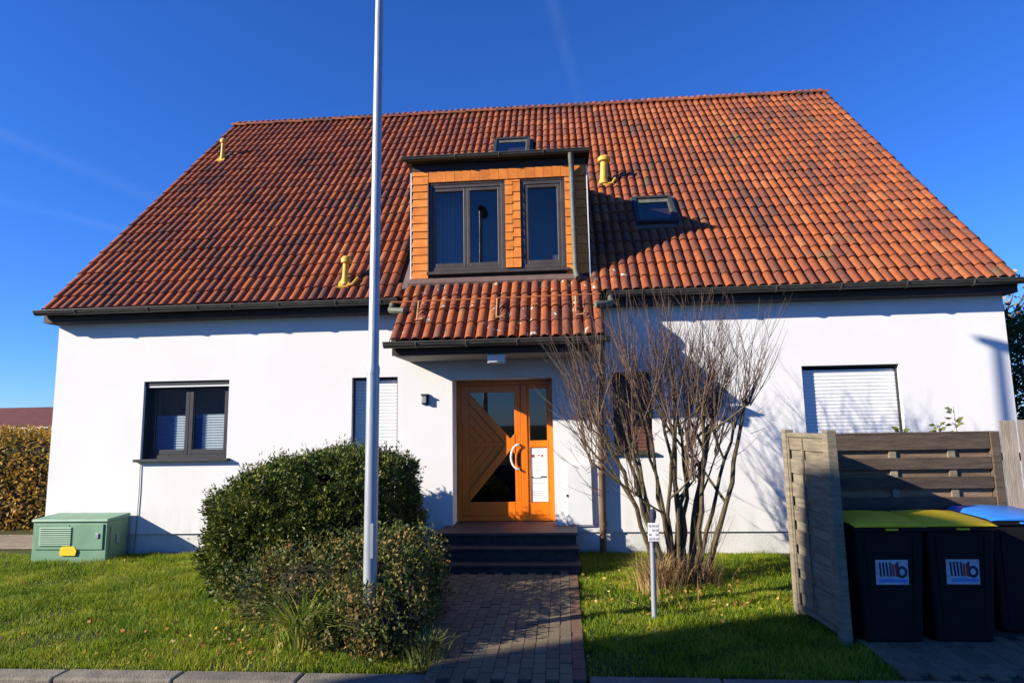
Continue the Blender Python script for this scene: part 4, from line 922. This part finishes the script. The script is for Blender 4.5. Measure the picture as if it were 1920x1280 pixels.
for e, r0 in knuck:
    for _ in range(R_.randint(9, 13)):
        L_ = R_.uniform(.5, 1.5) if e.z < 2.4 else R_.uniform(.5, 1.25)
        L_ = min(L_, (3.58-e.z)/.9)
        if L_ < .2: L_ = .2
        shoot(e+Vector((R_.gauss(0, .015), R_.gauss(0, .015), R_.uniform(-.05, .03))), (R_.gauss(0, .28)+(e.x-BX)*.36, R_.gauss(0, .25), 1.0), L_, R_.uniform(.0045, .0072))
    for _ in range(R_.randint(1, 3)):
        shoot(e-Vector((0, 0, R_.uniform(.05, .5))), (R_.choice((-1, 1))*R_.uniform(.5, 1.2), R_.gauss(0, .4), R_.uniform(.2, .8)), R_.uniform(.2, .6), .004, 1)
for _ in range(60):
    a = R_.uniform(0, 2*pi); shoot((BX+cos(a)*.25, BYs+sin(a)*.2, .02), (cos(a)*.4, sin(a)*.4, 1), R_.uniform(.4, 1.0), .005, 1)
for _ in range(14):   # low arching branches reaching to the left over the path side
    shoot((R_.uniform(.1, .7), R_.uniform(-1.7, -1.2), R_.uniform(1.0, 2.0)), (-1.0, R_.gauss(0, .3), R_.uniform(.1, .7)), R_.uniform(.4, .75), .005)
stems.build('stems', M['bark'], sh, smooth=True); twigs.build('twigs', M['twig'], sh)

# sprigs behind the rear fence
def sprig(x, y, z, h, label):
    t = thing('climbing_sprig', (x, y, z-1.2), label, 'plant', 'sprigs above the rear fence')
    s = MB(); s.tube([(x, y, z-1.2), (x+.02, y, z-.3), (x+.0, y, z+h)], [.008, .006, .002], 5)
    Pp, Dd = [], []
    for i in range(34):
        zz = z-.15+random.random()*(h+.15); a = random.uniform(0, 2*pi); Pp.append((x+cos(a)*.02, y+sin(a)*.02, zz)); Dd.append((cos(a), sin(a), random.uniform(-.2, .6)))
    s.build('stem', M['twig'], t); link('leaves', leaf_mesh('leaves', np.array(Pp)-np.array(org(t)), np.array(Dd), .075, .022, M['sprig']), t)
sprig(3.56, -2.45, 1.78, .06, 'short leafy sprig just showing above the middle of the dark rear fence')
sprig(3.95, -2.45, 1.78, .10, 'low leafy sprig above the dark rear fence next to the tallest sprig')
sprig(4.12, -2.45, 1.78, .28, 'tallest leafy sprig above the dark rear fence near the grey boards')

# hedge, background house and trees
hd = thing('beech_hedge', (-12.5, 2.5, .05), 'brown and golden autumn beech hedge left of the white house', 'hedge')
P, Nn = sq_blob(42000, (-12.3, 2.75, .98), (4.0, .62, 1.02), 6, .30, .05)
link('foliage', leaf_mesh('foliage', P-np.array(org(hd)), Nn*.6+rng.normal(size=P.shape)*.7, rng.uniform(.05, .10, len(P)), rng.uniform(.018, .032, len(P)), M['beech']), hd)
core('twig_hull', (-12.3, 2.75, .95), (4.0, .62, 1.0), 6, M['yewwood'], hd, .80)
bh = thing('distant_house', (-24.5, 20, 0), 'low distant house with dark red roof above the autumn hedge', 'house')
MB().box(-36, -22.6, 20, 30, 0, 2.0).build('wall', M['plaster'], bh)
MB().add([(-36.6, 19.4, 2.12), (-22.2, 19.4, 2.12), (-22.2, 30.6, 2.12), (-36.6, 30.6, 2.12), (-33, 25, 3.35), (-25.0, 25, 3.35)], [(0, 1, 5, 4), (1, 2, 5), (2, 3, 4, 5), (3, 0, 4), (0, 1, 2, 3)]).build('roof', M['roofred'], bh)
MB().box(-36.6, -22.2, 19.3, 19.39, 1.95, 2.16).build('eaves_board', M['white'], bh)
bh2 = thing('garden_shed', (-19.8, 17.5, 0), 'small red-roofed shed partly behind the white house corner and hedge', 'shed')
MB().box(-21.4, -17.2, 16, 20, 0, 1.93).build('wall', M['fascia'], bh2)
MB().add([(-21.6, 15.8, 1.9), (-17, 15.8, 1.9), (-17, 20.2, 1.9), (-21.6, 20.2, 1.9), (-19.3, 15.8, 2.75), (-19.3, 20.2, 2.75)], [(0, 4, 5, 3), (1, 2, 5, 4), (0, 1, 4), (2, 3, 5), (0, 1, 2, 3)]).build('roof', M['roofred'], bh2)
def far_tree(name, label, base, crown_c, crown_h, n, m, L_, W_, shell=.7, p=2.0, stems_=0):
    t = thing(name, base, label, 'tree')
    MB().tube([base, (base[0], base[1], crown_c[2]*.6), crown_c], [.16, .12, .05], 8).build('trunk', M['bark'], t)
    P, Nn = sq_blob(n, crown_c, crown_h, p, shell, .3); P = P+rng.normal(size=P.shape)*.12
    link('crown', leaf_mesh('crown', P-np.array(org(t)), Nn*.5+rng.normal(size=P.shape)*.6, L_, W_, m), t)
    if stems_:
        s = MB()
        for _ in range(stems_):
            a = random.uniform(0, 2*pi); r_ = random.random(); e = Vector(crown_c)+Vector((cos(a)*crown_h[0]*r_, sin(a)*crown_h[1]*r_, random.uniform(-.6, 1)*crown_h[2])); b_ = Vector((base[0], base[1], crown_c[2]*.6)); s.tube([b_, b_.lerp(e, .5)+Vector((0, 0, .2)), e], [.04, .025, .008], 5, False)
        s.build('limbs', M['bark'], t)
far_tree('conifer', 'dark green bushy evergreen beyond the right corner of the house', (10.6, 6.5, 0), (10.6, 6.5, 2.25), (1.7, 1.7, 2.2), 16000, M['conifer'], .16, .035, .4)
far_tree('thin_tree', 'thin autumn tree with sparse leaves above the evergreen at the right edge', (13.8, 12, 0), (13.8, 12, 5.4), (1.9, 1.9, 1.25), 700, M['beech'], .16, .05, .9, 2.0, 40)

# lawn blades and fallen leaves
def in_lawn(x, y):
    a = (x > -16) & (x < pleft(y)) & (y > -4.28) & (y < -.06)
    a &= ~((x > cx0) & (x < cx1) & (y > cy0))
    a &= ~((np.abs(x+3.06) < 1.1) & (np.abs(y+1.52) < .8))
    b_ = (x > .13) & (x < 4.2) & (y > -4.28) & (y < -.02)
    b_ &= ~((x > 2.27+(-2.62-y)*.19) & (y < -2.55)) | ((y < -3.52) & (x < 2.52) & (x > .13) & (y > -4.28))
    b_ &= ~((x < .18) & (y > -1.25))
    return a | b_
n = 570000
x = rng.uniform(-12.5, 4.2, n); y = rng.uniform(-4.28, 0, n)
bare = .5+.5*np.sin(x*2.3+1.3*np.sin(y*2.9+.7))*np.sin(y*3.7+1.1*np.sin(x*1.7))
k = in_lawn(x, y) & (rng.random(n) < np.where(x < -7.5, .5, 1.0)*np.clip(.25+1.5*bare, 0, 1)); x = x[k]; y = y[k]
gzv = .075*np.clip((y+4.3)/4.2, 0, 1)-.012
clump = .5+.5*np.sin(x*5.1+np.sin(y*4.3)*2)*np.sin(y*6.7+np.sin(x*3.1)*2)
H = rng.uniform(.018, .058, len(x))*(.55+1.15*clump)
lg = link('lawn_grass', blade_mesh('lawn_grass', np.stack([x, y, gzv], 1), H, .0042, rng.uniform(.1, .9, len(x)), M['grass']))
tag(lg, 'short green lawn grass in front of the house', 'grass', kind='stuff')
n = 760
u = rng.random(n)
x = np.where(u < .45, rng.normal(1.2, .55, n), np.where(u < .8, rng.normal(-2.7, .9, n), rng.uniform(-7, 2.2, n)))
y = np.where(u < .45, rng.normal(-2.0, .45, n), np.where(u < .8, rng.normal(-3.6, .28, n), rng.uniform(-4.2, -.5, n)))
k = in_lawn(x, y); x, y = x[k], y[k]
P = np.stack([x, y, .075*np.clip((y+4.3)/4.2, 0, 1)+rng.uniform(.015, .04, len(x))], 1); D = rng.normal(size=P.shape); D[:, 2] *= .25
tag(link('leaf_litter', leaf_mesh('leaf_litter', P, D, rng.uniform(.025, .065, len(x)), rng.uniform(.010, .022, len(x)), M['litter'])), 'scattered yellow and brown fallen leaves on the grass', 'leaves', kind='stuff')

# ------------------------------------------------------------------ house across the street, behind the viewer (throws the shade on the right foreground)
nh = thing('opposite_house', (-13.5, -17, 0), 'tall rendered house with a sloping roof across the street', 'house')
hx0, hx1, hy0, hy1 = -17.4, -7.0, -22.0, -11.85
fac = [(hx0, 0), (hx1, 0), (hx1, 6.4), (-16.35, 10.40), (hx0, 8.45)]
MB().prism(fac, lambda u, v, w_: (u, w_, v), hy0, hy1).build('wall', M['plinth'], nh)
for zc in (1.0, 3.9):
    for xc in (-16.3, -13.6, -10.9):
        wq = ring(MB(), xc, xc+1.2, zc, zc+1.4, .07, hy1+.002, hy1+.05).build('window', M['white'], nh); MB().box(xc+.07, xc+1.13, hy1+.004, hy1+.012, zc+.07, zc+1.33).build('pane', M['anthracite'], wq)
